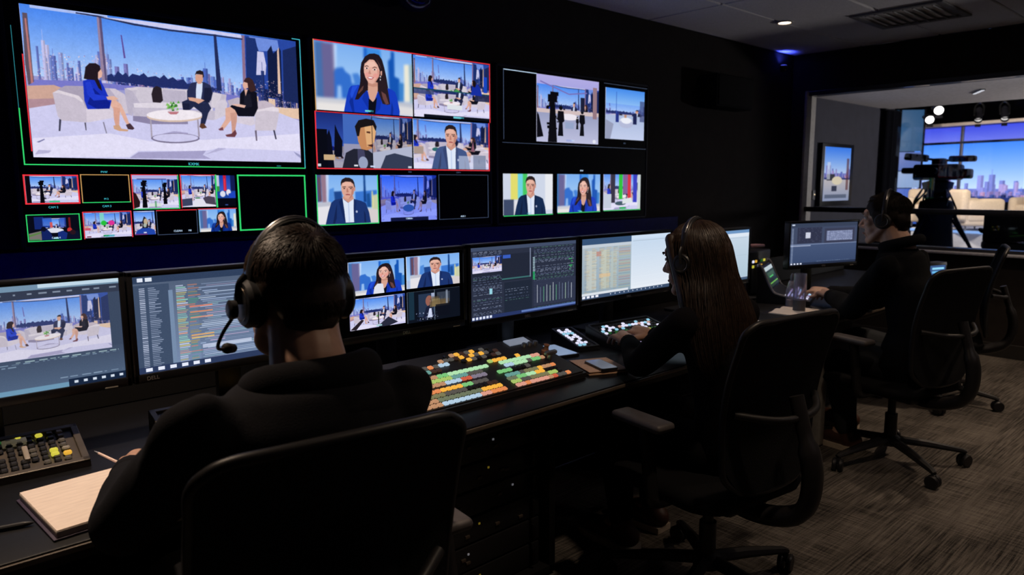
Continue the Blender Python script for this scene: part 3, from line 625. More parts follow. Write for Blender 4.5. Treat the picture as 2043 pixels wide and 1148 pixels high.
    s.rect(.16, .58, .185, .66, (150, 210, 226)); s.rect(0, .95, 1, 1, (40, 54, 100)); s.rect(.45, .955, 1, .985, (120, 150, 220), .7); [s.rect(.01+.03*i, .955, .03+.03*i, .99, (226, 232, 250)) for i in range(6)]; IM['mixer_monitor'] = s.noise(3, 6).small()
    s = Pic(600, 320, (214, 222, 230)); s.rect(0, 0, .53, .10, (56, 84, 120)); s.rect(0, .10, .53, .15, (196, 206, 216)); s.vgrad(0, .15, .53, .94, (176, 190, 200), (148, 170, 186)); s.rect(.05, .2, .15, .86, (206, 208, 196), .7); s.rect(.2, .2, .29, .86, (210, 208, 180), .6); s.rect(.15, .22, .2, .3, (200, 120, 100), .6); s.rect(.3, .24, .37, .86, (190, 200, 190), .6)
    for r in range(56):
        v = .16+.0138*r
        for c in range(5): s.rect(.03+.075*c, v, .05+.075*c+rnd.random()*.04, v+.007, rnd.choice([(170, 140, 110), (150, 150, 140), (190, 160, 120), (130, 150, 160), (214, 190, 140)]), rnd.uniform(.2, .75))
        s.rect(.39, v, .52, v+.008, rnd.choice([(110, 140, 160), (190, 170, 120), (150, 170, 186), (170, 110, 110), (140, 170, 140)]), rnd.uniform(.3, .9))
    s.rect(.18, .60, .30, .66, (230, 190, 140), .6); s.vgrad(.53, 0, 1, .94, (196, 216, 238), (232, 238, 246)); s.rect(.53, 0, 1, .06, (206, 224, 244)); s.rect(.55, .09, .95, .10, (170, 186, 204))
    for r in range(40): s.rect(.55, .14+.019*r, .97, .143+.019*r, (190, 206, 226), .5)
    s.rect(0, .94, 1, 1, (60, 80, 110)); s.rect(0, .9, .5, .94, (220, 226, 232)); [s.rect(.01+.045*i, .945, .04+.045*i, .985, (236, 238, 250)) for i in range(4)]; [s.rect(.3+.05*i, .955, .31+.05*i, .975, (200, 210, 230)) for i in range(13)]; IM['rundown_monitor'] = s.noise(3, 8).small()
    s = Pic(480, 300, (206, 218, 232)); s.rect(0, 0, 1, .06, (110, 150, 196)); s.rect(0, .06, 1, .13, (222, 232, 244)); s.vgrad(0, .13, 1, .94, (200, 216, 232), (176, 200, 216)); s.rect(.1, .15, .97, .155, (160, 176, 196)); s.rect(.35, .5, .97, .504, (160, 180, 196))
    for r in range(34): s.rect(.1, .18+.022*r, .96, .183+.022*r, (180, 198, 214), .5)
    s.rect(0, .95, 1, 1, (70, 92, 120)); IM['document_monitor'] = s.noise(2, 9).small()
    s = Pic(400, 250, (64, 74, 100)); s.vgrad(0, .5, 1, .95, (70, 86, 120), (58, 74, 108)); s.rect(0, 0, 1, .09, (56, 66, 88)); s.rect(.02, .02, .06, .05, (210, 220, 240)); s.rect(.1, .1, .46, .48, (48, 52, 74)); s.rect(.22, .22, .29, .36, (206, 210, 226)); s.rect(.50, .14, .96, .5, (58, 62, 84)); s.rect(.53, .2, .93, .44, (96, 106, 140))
    for r in range(12): textrow(s, .54, .93, .205+.02*r, .012, (196, 206, 240), .8, .006)
    for r in range(10): textrow(s, .12, .46, .12+.035*r, .008, (130, 140, 170), .5, .05)
    for r in range(34): s.rect(.02, .12+.025*r, .045, .135+.025*r, (170, 186, 214), .6)
    s.rect(.0, .50, 1, .52, (130, 146, 180), .8); s.rect(0, .53, .3, .55, (190, 200, 226), .8); s.rect(0, .95, 1, 1, (38, 48, 72)); [s.rect(.02+.045*i, .955, .045+.045*i, .99, (226, 232, 250)) for i in range(4)]; textrow(s, .4, .9, .93, .01, (150, 170, 200), .7); IM['schedule_monitor'] = s.noise(2, 10).small()
    # --- studio backdrop
    s = Pic(760, 420); s.vgrad(0, 0, 1, .82, (64, 132, 248), (204, 224, 255)); s.vgrad(0, .78, 1, 1, (120, 130, 210), (60, 70, 150)); r2 = random.Random(5)
    skyline(s, .0, 1, .90, .08, .42, [(150, 150, 226), (126, 134, 214), (180, 160, 220), (104, 120, 206)], r2, 46, 300); skyline(s, 0, 1, .93, .03, .14, [(200, 150, 190), (150, 130, 190), (110, 110, 176)], r2, 60, 300); skyline(s, 0, 1, .96, .02, .10, [(40, 54, 110), (30, 40, 90), (60, 80, 150)], r2, 60, 200); s.rect(0, .93, 1, 1, (34, 48, 110)); s.blur(2); IM['backdrop'] = s.small()
    s = Pic(300, 110); s.vgrad(0, 0, 1, 1, (70, 84, 240), (120, 130, 250)); s.blur(2); IM['backdrop_top'] = s.small()
    s = Pic(150, 210); s.paste(IM['backdrop'][:, 60:520], 0, 0, 1, .62); s.vgrad(0, .6, 1, 1, (206, 196, 196), (150, 160, 190)); s.rect(.1, .5, .4, .62, (60, 60, 70)); s.ell(.5, .62, .2, .08, (236, 220, 190)); s.rect(.3, .72, .5, .82, (60, 64, 84)); s.rect(.05, .88, .9, .95, (60, 70, 90), .6); s.rect(.1, .28, .22, .6, (240, 244, 255), .6); s.rect(.85, .2, .95, .8, (90, 40, 40), .6); s.blur(1); IM['studio_monitor'] = s.small()
    s = Pic(120, 40, (60, 90, 140)); s.rect(.1, .2, .9, .4, (150, 220, 250)); s.rect(.1, .55, .7, .75, (110, 190, 240)); IM['intercom'] = s.small()
    s = Pic(120, 150, (40, 56, 44)); s.rect(0, 0, 1, .2, (196, 210, 214)); s.rect(.1, .3, .9, .5, (60, 90, 62)); s.rect(.2, .5, .7, .56, (80, 200, 100)); s.rect(0, .8, 1, .86, (110, 180, 70)); s.rect(0, .62, 1, .78, (26, 34, 30)); IM['console_screen'] = s.small()
    return IM
# ---------------------------------------------------------------- the room
def carpet():
    m = bpy.data.materials.new('carpet'); t, n, l, b = nodes_of(m)
    tc = n.new('ShaderNodeTexCoord')
    def noise(scale, sc, det=3):
        mp = n.new('ShaderNodeMapping'); mp.inputs['Scale'].default_value = scale; l.new(tc.outputs['Object'], mp.inputs['Vector'])
        no = n.new('ShaderNodeTexNoise'); no.inputs['Scale'].default_value = sc; no.inputs['Detail'].default_value = det
        l.new(mp.outputs['Vector'], no.inputs['Vector']); return no.outputs['Fac']
    def mth(op, a, bb):
        q = n.new('ShaderNodeMath'); q.operation = op
        for i, x in enumerate((a, bb)):
            if isinstance(x, (int, float)): q.inputs[i].default_value = x
            else: l.new(x, q.inputs[i])
        return q.outputs[0]
    ca = noise((.45, 13, 1), 10, 2); cb = noise((15, .6, 1), 10, 2); cc = noise((1, 1.6, 1), 2.6, 3); cd = noise((1, 1, 1), 260, 1)
    br = n.new('ShaderNodeTexChecker'); br.inputs['Scale'].default_value = 1.0; l.new(tc.outputs['Object'], br.inputs['Vector'])
    mx = n.new('ShaderNodeMix'); l.new(br.outputs['Fac'], mx.inputs[0]); l.new(ca, mx.inputs[2]); l.new(cb, mx.inputs[3])
    s = mth('ADD', mth('ADD', mth('MULTIPLY', mx.outputs[0], .22), mth('ADD', mth('MULTIPLY', ca, .30), mth('MULTIPLY', cb, .16))), mth('ADD', mth('MULTIPLY', cc, .28), mth('MULTIPLY', cd, .16)))
    rp = n.new('ShaderNodeValToRGB'); e = rp.color_ramp.elements
    e[0].position = .44; e[0].color = (.020, .018, .0165, 1); e[1].position = .68; e[1].color = (.19, .168, .148, 1)
    l.new(s, rp.inputs['Fac']); l.new(rp.outputs['Color'], b.inputs['Base Color']); b.inputs['Roughness'].default_value = .95
    b.inputs['Specular IOR Level'].default_value = .1
    bp = n.new('ShaderNodeBump'); bp.inputs['Strength'].default_value = .6; bp.inputs['Distance'].default_value = .006
    l.new(s, bp.inputs['Height']); l.new(bp.outputs['Normal'], b.inputs['Normal'])
    return m
m_carpet = carpet()
m_wall = mat('charcoal_wall_paint', (.014, .0118, .0115), .85, scale=12, bump=.05, spec=.04)
m_wall_r = mat('dark_brown_wall_paint', (.026, .022, .020), .85, scale=12, bump=.05, spec=.06)
m_navy = mat('navy_panel', (.008, .010, .075), .7, scale=20, spec=.08)
m_ceil = mat('ceiling_tile', (.60, .57, .58), .9, bump=.35, scale=160, var=.15)
m_grid = mat('ceiling_grid', (.05, .05, .055), .6)
CEIL, XR, YB, XL, YF = 2.50, 6.48, 3.28, -1.6, -2.6
def structure(o, label=None): return tag(o, label, None, None, 'structure')
structure(MB().box(((XL+XR)/2, (YB+YF)/2, -.05), (XR-XL+.3, YB-YF+.3, .1)).obj('floor', m_carpet, smooth=False), 'dark brown-grey carpet with fine woven streaks')
structure(MB().box(((XL+XR)/2, YB+.06, CEIL/2), (XR-XL+.3, .12, CEIL)).obj('wall_back', m_wall, smooth=False), 'near-black wall behind the three big displays')
structure(MB().box((XL-.06, (YB+YF)/2, CEIL/2), (.12, YB-YF, CEIL)).obj('wall_left', m_wall, smooth=False))
structure(MB().box(((XL+XR)/2, YF-.06, CEIL/2), (XR-XL+.3, .12, CEIL)).obj('wall_front', m_wall, smooth=False))
# right wall with the opening of the studio window
WY0, WY1, WZ0, WZ1, TH = -.6, 3.135, .79, 2.17, .16
wr = MB()
wr.box((XR+TH/2, (YF+YB)/2, WZ0/2), (TH, YB-YF, WZ0)).box((XR+TH/2, (YF+YB)/2, (WZ1+CEIL)/2), (TH, YB-YF, CEIL-WZ1))
wr.box((XR+TH/2, (WY1+YB)/2, (WZ0+WZ1)/2), (TH, YB-WY1, WZ1-WZ0)).box((XR+TH/2, (YF+WY0)/2, (WZ0+WZ1)/2), (TH, WY0-YF, WZ1-WZ0))
structure(wr.obj('wall_right', m_wall_r, smooth=False), 'dark wall with the long studio window')
structure(MB().box((XR-.008, (YF+YB)/2, .055), (.016, YB-YF, .11), .004).obj('baseboard_right', mat('baseboard_black', (.02, .018, .017), .5), smooth=False))
structure(MB().box((2.0, YB-.012, .55), (5.4, .024, 1.10), .004).obj('trim_1', m_navy, smooth=False), 'navy wall panel below the three big displays')
# ceiling: slab, recessed grid and single tiles
ce = structure(MB().box(((XL+XR)/2, (YB+YF)/2, CEIL+.09), (XR-XL+.3, YB-YF+.3, .1)).obj('ceiling', m_grid, smooth=False), 'dark tiled ceiling with recessed seams')
tile_me = MB().box((0, 0, 0), (1.188, .588, .03), .006, seg=1).mesh('ceiling_tile'); tile_me.materials.append(m_ceil)
rr = random.Random(11)
for i in range(7):
    for j in range(10):
        x, y = XL+.6+1.2*i-.1, YB-.3-.6*j
        if x > XR-.55: x = XR-.6
        o = bpy.data.objects.new('ceiling_tile', tile_me); COL.objects.link(o); o.parent = ce
        o.location = (x, y, CEIL+.015+rr.uniform(0, .004)); o.rotation_euler = (rr.uniform(-.002, .002), rr.uniform(-.002, .002), 0)
# window: frame, panes, rail
wf = MB()
for z in (WZ0+.02, WZ1-.02): wf.box((XR+.05, (WY0+WY1)/2, z), (.14, WY1-WY0, .04), .005)
win = structure(wf.obj('window_1', mat('window_frame_black', (.02, .02, .024), .4), smooth=False), 'long control room window onto the lit studio')
MB().box((XR+.04, WY1-.012, (WZ0+WZ1)/2), (.18, .024, WZ1-WZ0), .004).obj('jamb', mat('pale_jamb', (.40, .37, .34), .5), win)
MB().box((XR+.02, (WY0+WY1)/2, 1.115), (.05, WY1-WY0-.03, .045), .006).obj('rail', m_black, win)
MB().box((XR-.03, (WY0+WY1)/2, WZ0+.006), (.12, WY1-WY0, .02), .005).obj('window_sill', mat('sill_laminate', (.5, .5, .55), .25), win)
mg = bpy.data.materials.new('window_glass'); t, n, l, b = nodes_of(mg)
tr = n.new('ShaderNodeBsdfTransparent'); tr.inputs['Color'].default_value = (.93, .95, .97, 1)
gl = n.new('ShaderNodeBsdfGlossy'); gl.inputs['Roughness'].default_value = .02; gl.inputs['Color'].default_value = (.9, .95, 1, 1)
fr = n.new('ShaderNodeFresnel'); fr.inputs['IOR'].default_value = 1.3; mx = n.new('ShaderNodeMixShader')
l.new(fr.outputs[0], mx.inputs[0]); l.new(tr.outputs[0], mx.inputs[1]); l.new(gl.outputs[0], mx.inputs[2]); l.new(mx.outputs[0], n['Material Output'].inputs['Surface'])
for k, (za, zb) in enumerate(((WZ0+.04, 1.092), (1.138, WZ1-.04))):
    MB().box((XR+.035, (WY0+WY1)/2, (za+zb)/2), (.008, WY1-WY0-.03, zb-za)).obj('pane', mg, win, smooth=False)
# recessed downlights
m_ring = mat('downlight_ring', (.5, .48, .46), .4)
m_lens = mat('lit_lens', (1, .8, .6), .4, emit=(1.0, .74, .5), es=9.0)
for k, (x, y, w, cone) in enumerate(DOWNLIGHTS):
    lab = ['small round downlight glowing warm in the ceiling near the far corner', 'recessed downlight above the hooded man', 'recessed downlight behind the hooded man and the woman', 'recessed downlight behind the man in profile', 'recessed downlight over the open carpet by the window wall', 'recessed downlight near the studio window wall', 'recessed downlight above the hands of the man in profile'][k]
    t = thing('downlight', lab, 'downlight', (x, y, CEIL-.001))
    MB().lathe([(.060, 0), (.062, -.006), (.045, -.008), (.042, .0)], 24).obj('trim_ring', m_ring, t)
    MB().lathe([(.042, -.003), (.041, -.001), (.002, -.001)], 24).obj('lens', m_lens, t)
    ld = bpy.data.lights.new('downlight_lamp', 'SPOT'); ld.energy = w; ld.color = WARM; ld.spot_size = math.radians(cone); ld.spot_blend = .6; ld.shadow_soft_size = .04
    lo = bpy.data.objects.new('lamp', ld); COL.objects.link(lo); lo.parent = t; lo.location = (0, 0, -.03)
# blue accent lamp on the wall top in the far corner, washing the ceiling
t = thing('accent_light', 'small blue accent lamp washing the ceiling in the far corner', 'lamp', (6.2, 3.23, 2.36))
MB().lathe([(.02, -.03), (.032, -.02), (.032, .02), (.026, .024)], 16).obj('housing', m_black, t)
MB().lathe([(.026, .0245), (.02, .026), (.002, .0262)], 16).obj('lens', mat('blue_lens', (.1, .1, .6), .4, emit=(.10, .12, 1), es=4), t)
ld = bpy.data.lights.new('accent_lamp', 'SPOT'); ld.energy = 5; ld.color = (.05, .08, 1); ld.spot_size = math.radians(120); ld.spot_blend = .8; ld.shadow_soft_size = .02
lo = bpy.data.objects.new('lamp', ld); COL.objects.link(lo); lo.parent = t; lo.location = (0, 0, .04); lo.rotation_euler = (PI*.92, .25, 0)
# made-up uplighter behind the camera position, added to lift the ceiling to soft grey
t = thing('fill_uplighter', 'slim black uplighter added out of view behind the chairs to brighten the ceiling', 'lamp', (3.6, -1.6, 0))
MB().lathe([(.14, 0), (.14, .02), (.02, .03), (.002, .03)], 24).obj('base', m_black, t)
MB().tube([(0, 0, .02), (0, 0, 1.72)], .012, 10).obj('pole', m_black, t)
MB().lathe([(.02, 1.70), (.09, 1.76), (.12, 1.84), (.112, 1.84), (.08, 1.765), (.002, 1.73)], 24).obj('lamp_shade', m_black, t)
ld = bpy.data.lights.new('fill_uplighter_lamp', 'SPOT'); ld.energy = 85; ld.color = (1, .88, .86); ld.spot_size = math.radians(112); ld.spot_blend = .8; ld.shadow_soft_size = .08
lo = bpy.data.objects.new('lamp', ld); COL.objects.link(lo); lo.parent = t; lo.location = (0, 0, 1.83); lo.rotation_euler = (PI+.12, .30, 0)
# air vent
m_vent = mat('vent_grey', (.16, .15, .15), .7)
t = thing('air_vent', 'dark slotted air vent set in the ceiling tiles', 'air vent', (5.55, 1.98, CEIL-.004))
MB().box((0, .27, 0), (.6, .05, .014), .004).box((0, -.27, 0), (.6, .05, .014), .004).box((.275, 0, 0), (.05, .5, .014), .004).box((-.275, 0, 0), (.05, .5, .014), .004).obj('vent_frame', m_vent, t)
for k in range(8): MB().box((0, -.21+.06*k, 0), (.5, .035, .006), rot=(.6, 0, 0)).obj('slat', m_vent, t, smooth=False)
# wall loudspeaker right of the displays, and the small projector hanging by the wall
t = thing('wall_speaker', 'black box loudspeaker hung high on the dark wall right of the displays', 'speaker', (5.2, YB, 2.06))
MB().box((0, -.10, 0), (.54, .17, .25), .015).obj('cabinet', mat('speaker_black', (.006, .006, .007), .9, spec=.03), t)
MB().box((0, -.188, 0), (.50, .01, .22), .004).obj('grille', mat('speaker_grille', (.010, .010, .011), .9, bump=.8, scale=700, spec=.03), t)
MB().box((0, -.01, 0), (.1, .03, .1), .004).obj('bracket', m_metal, t)
t = thing('ceiling_camera', 'small dark dome unit with a painted blue glint on the wall above the middle display', 'camera', (2.22, YB, 2.30))
MB().box((0, -.05, .06), (.17, .1, .10), .012).obj('bracket', m_matte, t)
MB().lathe([(.002, -.075), (.05, -.066), (.082, -.04), (.095, -.005), (.096, .012), (.06, .02)], 24, Matrix.Translation((0, -.11, 0))).obj('dome', mat('glossy_dome', (.01, .01, .03), .12), t)
MB().lathe([(.097, -.002), (.101, .0), (.101, .016), (.097, .018)], 24, Matrix.Translation((0, -.11, 0))).obj('trim_ring', mat('blue_glint_ring', (.05, .06, .25), .25, .5), t)  # the blue rim reflection, put in as the colour of a ring
# ---------------------------------------------------------------- screens
IM = make_pictures()
def screen_mat(name, arr, strength=1.0, sample=True):
    key = 'screen_'+name
    if key in MATS: return MATS[key]
    h, w = arr.shape[:2]
    im = bpy.data.images.new(key, w, h); px = np.ones((h, w, 4), np.float32)
    px[..., :3] = np.clip(arr[::-1], 0, 255)/255
    im.pixels.foreach_set(px.ravel()); im.update()
    m = bpy.data.materials.new(key); t, n, l, b = nodes_of(m)
    tx = n.new('ShaderNodeTexImage'); tx.image = im; tx.interpolation = 'Linear'; tx.extension = 'EXTEND'
    b.inputs['Base Color'].default_value = (.006, .006, .008, 1); b.inputs['Roughness'].default_value = .3; b.inputs['Specular IOR Level'].default_value = .02
    l.new(tx.outputs['Color'], b.inputs['Emission Color']); b.inputs['Emission Strength'].default_value = strength
    if not sample: m.cycles.emission_sampling = 'NONE'
    MATS[key] = m; return m
def panel(name, x0, x1, z0, z1, y, th, m, parent, bow=0):
    """flat slab facing -Y whose front face carries the picture"""
    me = bpy.data.meshes.new(name)
    vs = [(x, yy, z) for yy in (y, y+th) for x, z in ((x0, z0), (x1, z0), (x1, z1), (x0, z1))]
    me.from_pydata(vs, [], [(0, 1, 2, 3), (7, 6, 5, 4), (0, 4, 5, 1), (1, 5, 6, 2), (2, 6, 7, 3), (3, 7, 4, 0)])
    uv = me.uv_layers.new(name='uv').data
    sets = [((0, 0), (1, 0), (1, 1), (0, 1))]+[((.5, .001),)*4]*5
    for p, us in zip(me.polygons, sets):
        for li, u in zip(p.loop_indices, us): uv[li].uv = u
    return link(name, me, m, parent, False)
def border(name, x0, x1, z0, z1, y, w, m, parent, sides='ltrb'):
    b = MB(); t = .002
    if 'l' in sides: b.box((x0+w/2, y, (z0+z1)/2), (w, t, z1-z0))
    if 'r' in sides: b.box((x1-w/2, y, (z0+z1)/2), (w, t, z1-z0))
    if 't' in sides: b.box(((x0+x1)/2, y, z1-w/2), (x1-x0, t, w))
    if 'b' in sides: b.box(((x0+x1)/2, y, z0+w/2), (x1-x0, t, w))
    return b.obj(name, m, parent, smooth=False)
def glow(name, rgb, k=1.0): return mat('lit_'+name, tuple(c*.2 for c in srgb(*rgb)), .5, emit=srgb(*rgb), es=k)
g_red, g_green, g_cyan, g_amber, g_white = glow('red', (236, 50, 62)), glow('green', (50, 214, 110)), glow('cyan', (70, 190, 205)), glow('amber', (196, 150, 90)), glow('pale', (190, 215, 240))
g_dim, g_teal = glow('dim', (64, 78, 104)), glow('teal', (40, 120, 130))
def text(name, body, size, loc, m, parent, rot=(PI/2, 0, 0), al='CENTER'):
    c = bpy.data.curves.new(name, 'FONT'); c.body = body; c.size = size; c.align_x = al; c.extrude = .0006
    o = bpy.data.objects.new('text_tmp', c); COL.objects.link(o)
    me = bpy.data.meshes.new_from_object(o.evaluated_get(bpy.context.evaluated_depsgraph_get()))
    bpy.data.objects.remove(o)
    q = link(name, me, m, parent, False); q.location = loc; q.rotation_euler = rot; return q
KS, Z0, YD = .9697, 1.34, 3.20
def zz(z): return Z0+(z-1.40)*KS
m_screen_off = mat('screen_off', (.004, .004, .006), .5, spec=.01)
def display(label, X0, X1, tiles, borders, captions):
    x0, x1, z0, z1 = X0*KS, X1*KS, zz(1.160), zz(2.122); cx = (x0+x1)/2
    t = thing('wall_display', label, 'display', (cx, YD, z0))
    # frame: four bars round the panel
    f = MB(); w = .016
    f.box((0, .025, (z1-z0)-w/2), (x1-x0, .05, w), .004).box((0, .025, w/2), (x1-x0, .05, w), .004)
    f.box((-(x1-x0)/2+w/2, .025, (z1-z0)/2), (w, .05, z1-z0), .004).box(((x1-x0)/2-w/2, .025, (z1-z0)/2), (w, .05, z1-z0), .004)
    f.obj('frame', mat('display_frame', (.010, .011, .018), .5, spec=.04), t, smooth=False)
    MB().box((0, .030, (z1-z0)/2), (x1-x0-.02, .05, z1-z0-.02)).obj('screen_panel', m_screen_off, t, smooth=False)
    MB().box((0, .062, (z1-z0)/2), (.5, .028, .4), .004).obj('wall_mount', m_metal, t, smooth=False)
    for nm, a, b, c, d in tiles:
        panel('video_tile', a*KS-cx, b*KS-cx, zz(c)-z0, zz(d)-z0, .002, .004, screen_mat(nm, IM[nm], GAIN.get(nm, 1.0)) if nm in IM else m_screen_off, t)
    for a, b, c, d, w, m, sd in borders:
        border('tally_border', a*KS-cx, b*KS-cx, zz(c)-z0, zz(d)-z0, .0, w, m, t, sd)
    for s, x, z, sz, m in captions:
        text('caption', s, sz, (x*KS-cx, .0, zz(z)-z0), m, t)
    return t
GAIN = {}
display('large left wall display with the wide talk show picture above a strip of small tiles', .46, 1.656,
    [('big', .528, 1.624, 1.518, 2.083), ('tile_camera_left', .492, .668, 1.344, 1.447), ('off', .684, .850, 1.346, 1.448), ('tile_two_cameras', .867, 1.046, 1.313, 1.452),
     ('tile_wide_table', 1.061, 1.205, 1.315, 1.453), ('tile_red_curtain', 1.214, 1.296, 1.315, 1.453), ('off', 1.313, 1.636, 1.206, 1.450), ('tile_dark_panel', .488, .660, 1.199, 1.294),
     ('tile_colour_blobs', .679, .850, 1.199, 1.300), ('tile_presenter_back', .863, .944, 1.202, 1.302), ('off', .954, 1.116, 1.203, 1.299), ('tile_woman_navy', 1.128, 1.293, 1.203, 1.302)],
    [(.494, 1.645, 1.488, 2.09, .004, g_green, 'b'), (.494, 1.645, 1.488, 1.70, .004, g_green, 'l'), (.494, 1.645, 1.70, 2.0, .002, g_teal, 'l'), (.494, 1.645, 1.488, 2.095, .003, g_cyan, 'r'), (1.605, 1.645, 2.0, 2.095, .003, g_cyan, 't'), (.522, .53, 1.54, 1.90, .0035, g_red, 'l'),
     (.486, .671, 1.338, 1.452, .005, g_red, 'ltrb'), (.678, .856, 1.340, 1.454, .003, g_amber, 'ltr'), (.678, .856, 1.340, 1.454, .003, g_green, 'b'), (.863, 1.050, 1.309, 1.455, .003, g_red, 'lt'), (.863, 1.050, 1.309, 1.455, .003, g_green, 'br'), (1.057, 1.208, 1.311, 1.456, .003, g_red, 'lt'), (1.207, 1.213, 1.311, 1.456, .003, g_green, 'lr'),
     (1.307, 1.641, 1.200, 1.457, .006, g_green, 'ltrb'), (.483, .664, 1.194, 1.299, .003, g_green, 'ltrb'), (.674, .854, 1.195, 1.305, .003, g_red, 'ltr'), (.951, 1.119, 1.198, 1.304, .002, g_dim, 'lrb'), (.951, 1.119, 1.198, 1.304, .003, g_red, 't'), (1.123, 1.297, 1.200, 1.306, .003, g_red, 't')],
    [('KXMK', 1.12, 1.496, .016, g_cyan), ('MAIN', 1.51, 1.496, .008, g_teal), ('CAM 2', .577, 1.322, .011, g_cyan), ('CAM 3', .765, 1.322, .011, g_cyan), ('PVW', .765, 1.460, .011, g_cyan), ('M 2', .765, 1.352, .010, g_cyan), ('CAM 4', .577, 1.203, .010, g_white), ('CAM 5', .765, 1.199, .010, g_cyan), ('CLEAN', 1.035, 1.209, .011, g_white), ('ME', 1.085, 1.209, .010, g_white)])
display('middle wall display split into four large pictures above three small tiles', 1.680, 2.846,
    [('woman', 1.718, 2.285, 1.775, 2.102), ('double_wide', 2.294, 2.829, 1.777, 2.100), ('split_man', 1.713, 2.274, 1.495, 1.763), ('man_guest', 2.285, 2.820, 1.497, 1.765),
     ('man', 1.700, 2.049, 1.212, 1.458), ('wide_blue', 2.067, 2.432, 1.214, 1.460), ('off', 2.450, 2.811, 1.216, 1.462)],
    [(1.712, 2.834, 1.770, 2.107, .004, g_red, 'tr'), (1.712, 2.29, 1.770, 2.107, .004, g_amber, 'l'), (1.706, 2.826, 1.488, 1.768, .005, g_red, 'lrb'), (1.706, 2.28, 1.488, 1.768, .003, g_red, 't'), (1.697, 2.051, 1.207, 1.460, .004, g_green, 'lrb'), (2.448, 2.813, 1.212, 1.465, .002, g_dim, 'ltrb')],
    [('CAM 1', 2.02, 1.782, .012, g_cyan), ('CAM 2', 2.62, 1.782, .010, g_cyan), ('PGM', 2.255, 1.474, .010, g_dim), ('CAM 4', 2.59, 1.474, .010, g_dim), ('CAM 3', 2.24, 1.222, .012, g_white), ('AUX 1', 2.62, 1.222, .012, g_white)])
display('right wall display with a black tile, crew picture and three portrait tiles', 2.880, 4.358,
    [('off', 2.945, 3.213, 1.684, 2.088), ('studio_crew', 3.221, 3.807, 1.678, 2.092), ('wide_far', 3.882, 4.310, 1.722, 2.066), ('man_bars', 2.937, 3.364, 1.220, 1.474), ('woman_small', 3.411, 3.832, 1.224, 1.475), ('colour_bars', 3.872, 4.283, 1.228, 1.476)],
    [(2.940, 3.217, 1.680, 2.093, .004, g_white, 't'), (2.940, 3.217, 1.680, 2.093, .002, g_dim, 'l'), (3.86, 4.335, 1.66, 2.092, .002, g_dim, 't'), (2.93, 4.335, 1.66, 2.092, .002, g_dim, 'b'), (2.937, 3.364, 1.214, 1.478, .004, g_green, 'b'), (3.411, 3.832, 1.218, 1.478, .004, g_green, 'b'), (3.872, 4.283, 1.222, 1.478, .004, g_green, 'b')],
    [('CAM 6', 3.55, 1.690, .012, g_white), ('M 5', 4.09, 1.690, .014, g_dim), ('PVW', 3.64, 1.494, .014, g_white), ('CAM 7', 3.15, 1.224, .010, g_cyan), ('CAM 1', 3.62, 1.228, .010, g_cyan), ('BARS', 4.08, 1.230, .009, g_green)])
# blue light strip under the displays, washing the navy panel
t = thing('light_strip', 'blue light strip along the back edge of the desk, washing the navy wall panel', 'light strip', (1.6, 2.43, .675))
MB().box((0, 0, 0), (4.6, .02, .03), .003).obj('housing', m_black, t)
MB().box((0, .0115, 0), (4.56, .004, .022)).obj('diffuser', mat('blue_diffuser', (.02, .03, .4), .4, emit=(.01, .02, 1.0), es=12), t, smooth=False)

# desk monitors
def monitor(label, x0, x1, z0, z1, y, pics, badge=None, yaw=0.0, gain=1.0, z_desk=.68):
    """screen centre faces -Y; pics = [(picture, u0, u1, v0, v1)] in frame fractions, v from the bottom"""
    w, h = x1-x0, z1-z0
    t = thing('monitor', label, 'monitor', ((x0+x1)/2, y, z_desk), yaw)
    zb = z0-z_desk; b = .014; bb = .024
    f = MB(); f.box((0, .02, zb+h-b/2), (w, .04, b), .003).box((0, .02, zb+bb/2), (w, .04, bb), .003).box((-w/2+b/2, .02, zb+h/2), (b, .04, h), .003).box((w/2-b/2, .02, zb+h/2), (b, .04, h), .003)
    f.box((0, .032, zb+h/2), (w-.01, .024, h-.01), .003)
    f.obj('frame', m_bezel, t)
    iw, ih = w-2*b, h-b-bb
    MB().box((0, .013, zb+bb+ih/2), (iw, .01, ih)).obj('screen_panel', m_screen_off, t, smooth=False)
    for nm, a, c, d, e in pics:
        panel('screen', -iw/2+a*iw, -iw/2+c*iw, zb+bb+d*ih, zb+bb+e*ih, .005, .003, screen_mat(nm, IM[nm], gain), t)
    MB().box((0, .075, zb+h*.5), (w*.5, .07, h*.55), .02).obj('rear_housing', m_black, t)
    MB().box((0, .13, (zb+h*.45)/2), (.07, .03, zb+h*.45), .006).obj('stand_neck', m_black, t)
    MB().prism(rrect(.25, .17, .03, cy=.165), 0, .012).obj('stand_base', m_black, t, angle=30)
    text('brand_badge', badge or 'DELL', .014, (0 if badge is None else -w/2+.045, -.0008, zb+.007), mat('badge_silver', (.45, .45, .47), .3, .7), t)
    MB().box((w/2-.05, -.0005, zb+.005), (.03, .002, .003)).obj('power_key', mat('key_silver', (.3, .28, .25), .4), t, smooth=False)
    return t
full = lambda n: [(n, 0, 1, 0, 1)]
monitor('leftmost desk monitor showing a video editing window, cut by the frame edge', -.115, .490, .832, 1.128, 2.0, full('edit_monitor'), gain=.92)
monitor('desk monitor left of the hooded man, filled with grey rows of a log', .494, 1.070, .832, 1.126, 2.0, full('log_monitor'), badge='DELL')
monitor('desk monitor right of the hooded man split into four video windows', 1.075, 1.600, .840, 1.130, 2.0, [('quad_woman', .08, .50, .52, .95), ('quad_man', .52, .97, .53, .96), ('quad_wide', .08, .50, .08, .48), ('quad_dark', .52, .97, .06, .48)])
monitor('desk monitor with dark audio mixer windows and green meters', 1.608, 2.194, .826, 1.132, 2.0, full('mixer_monitor'))
monitor('bright desk monitor with a rundown table and a white page, left of the woman', 2.202, 2.850, .838, 1.132, 2.0, full('rundown_monitor'))
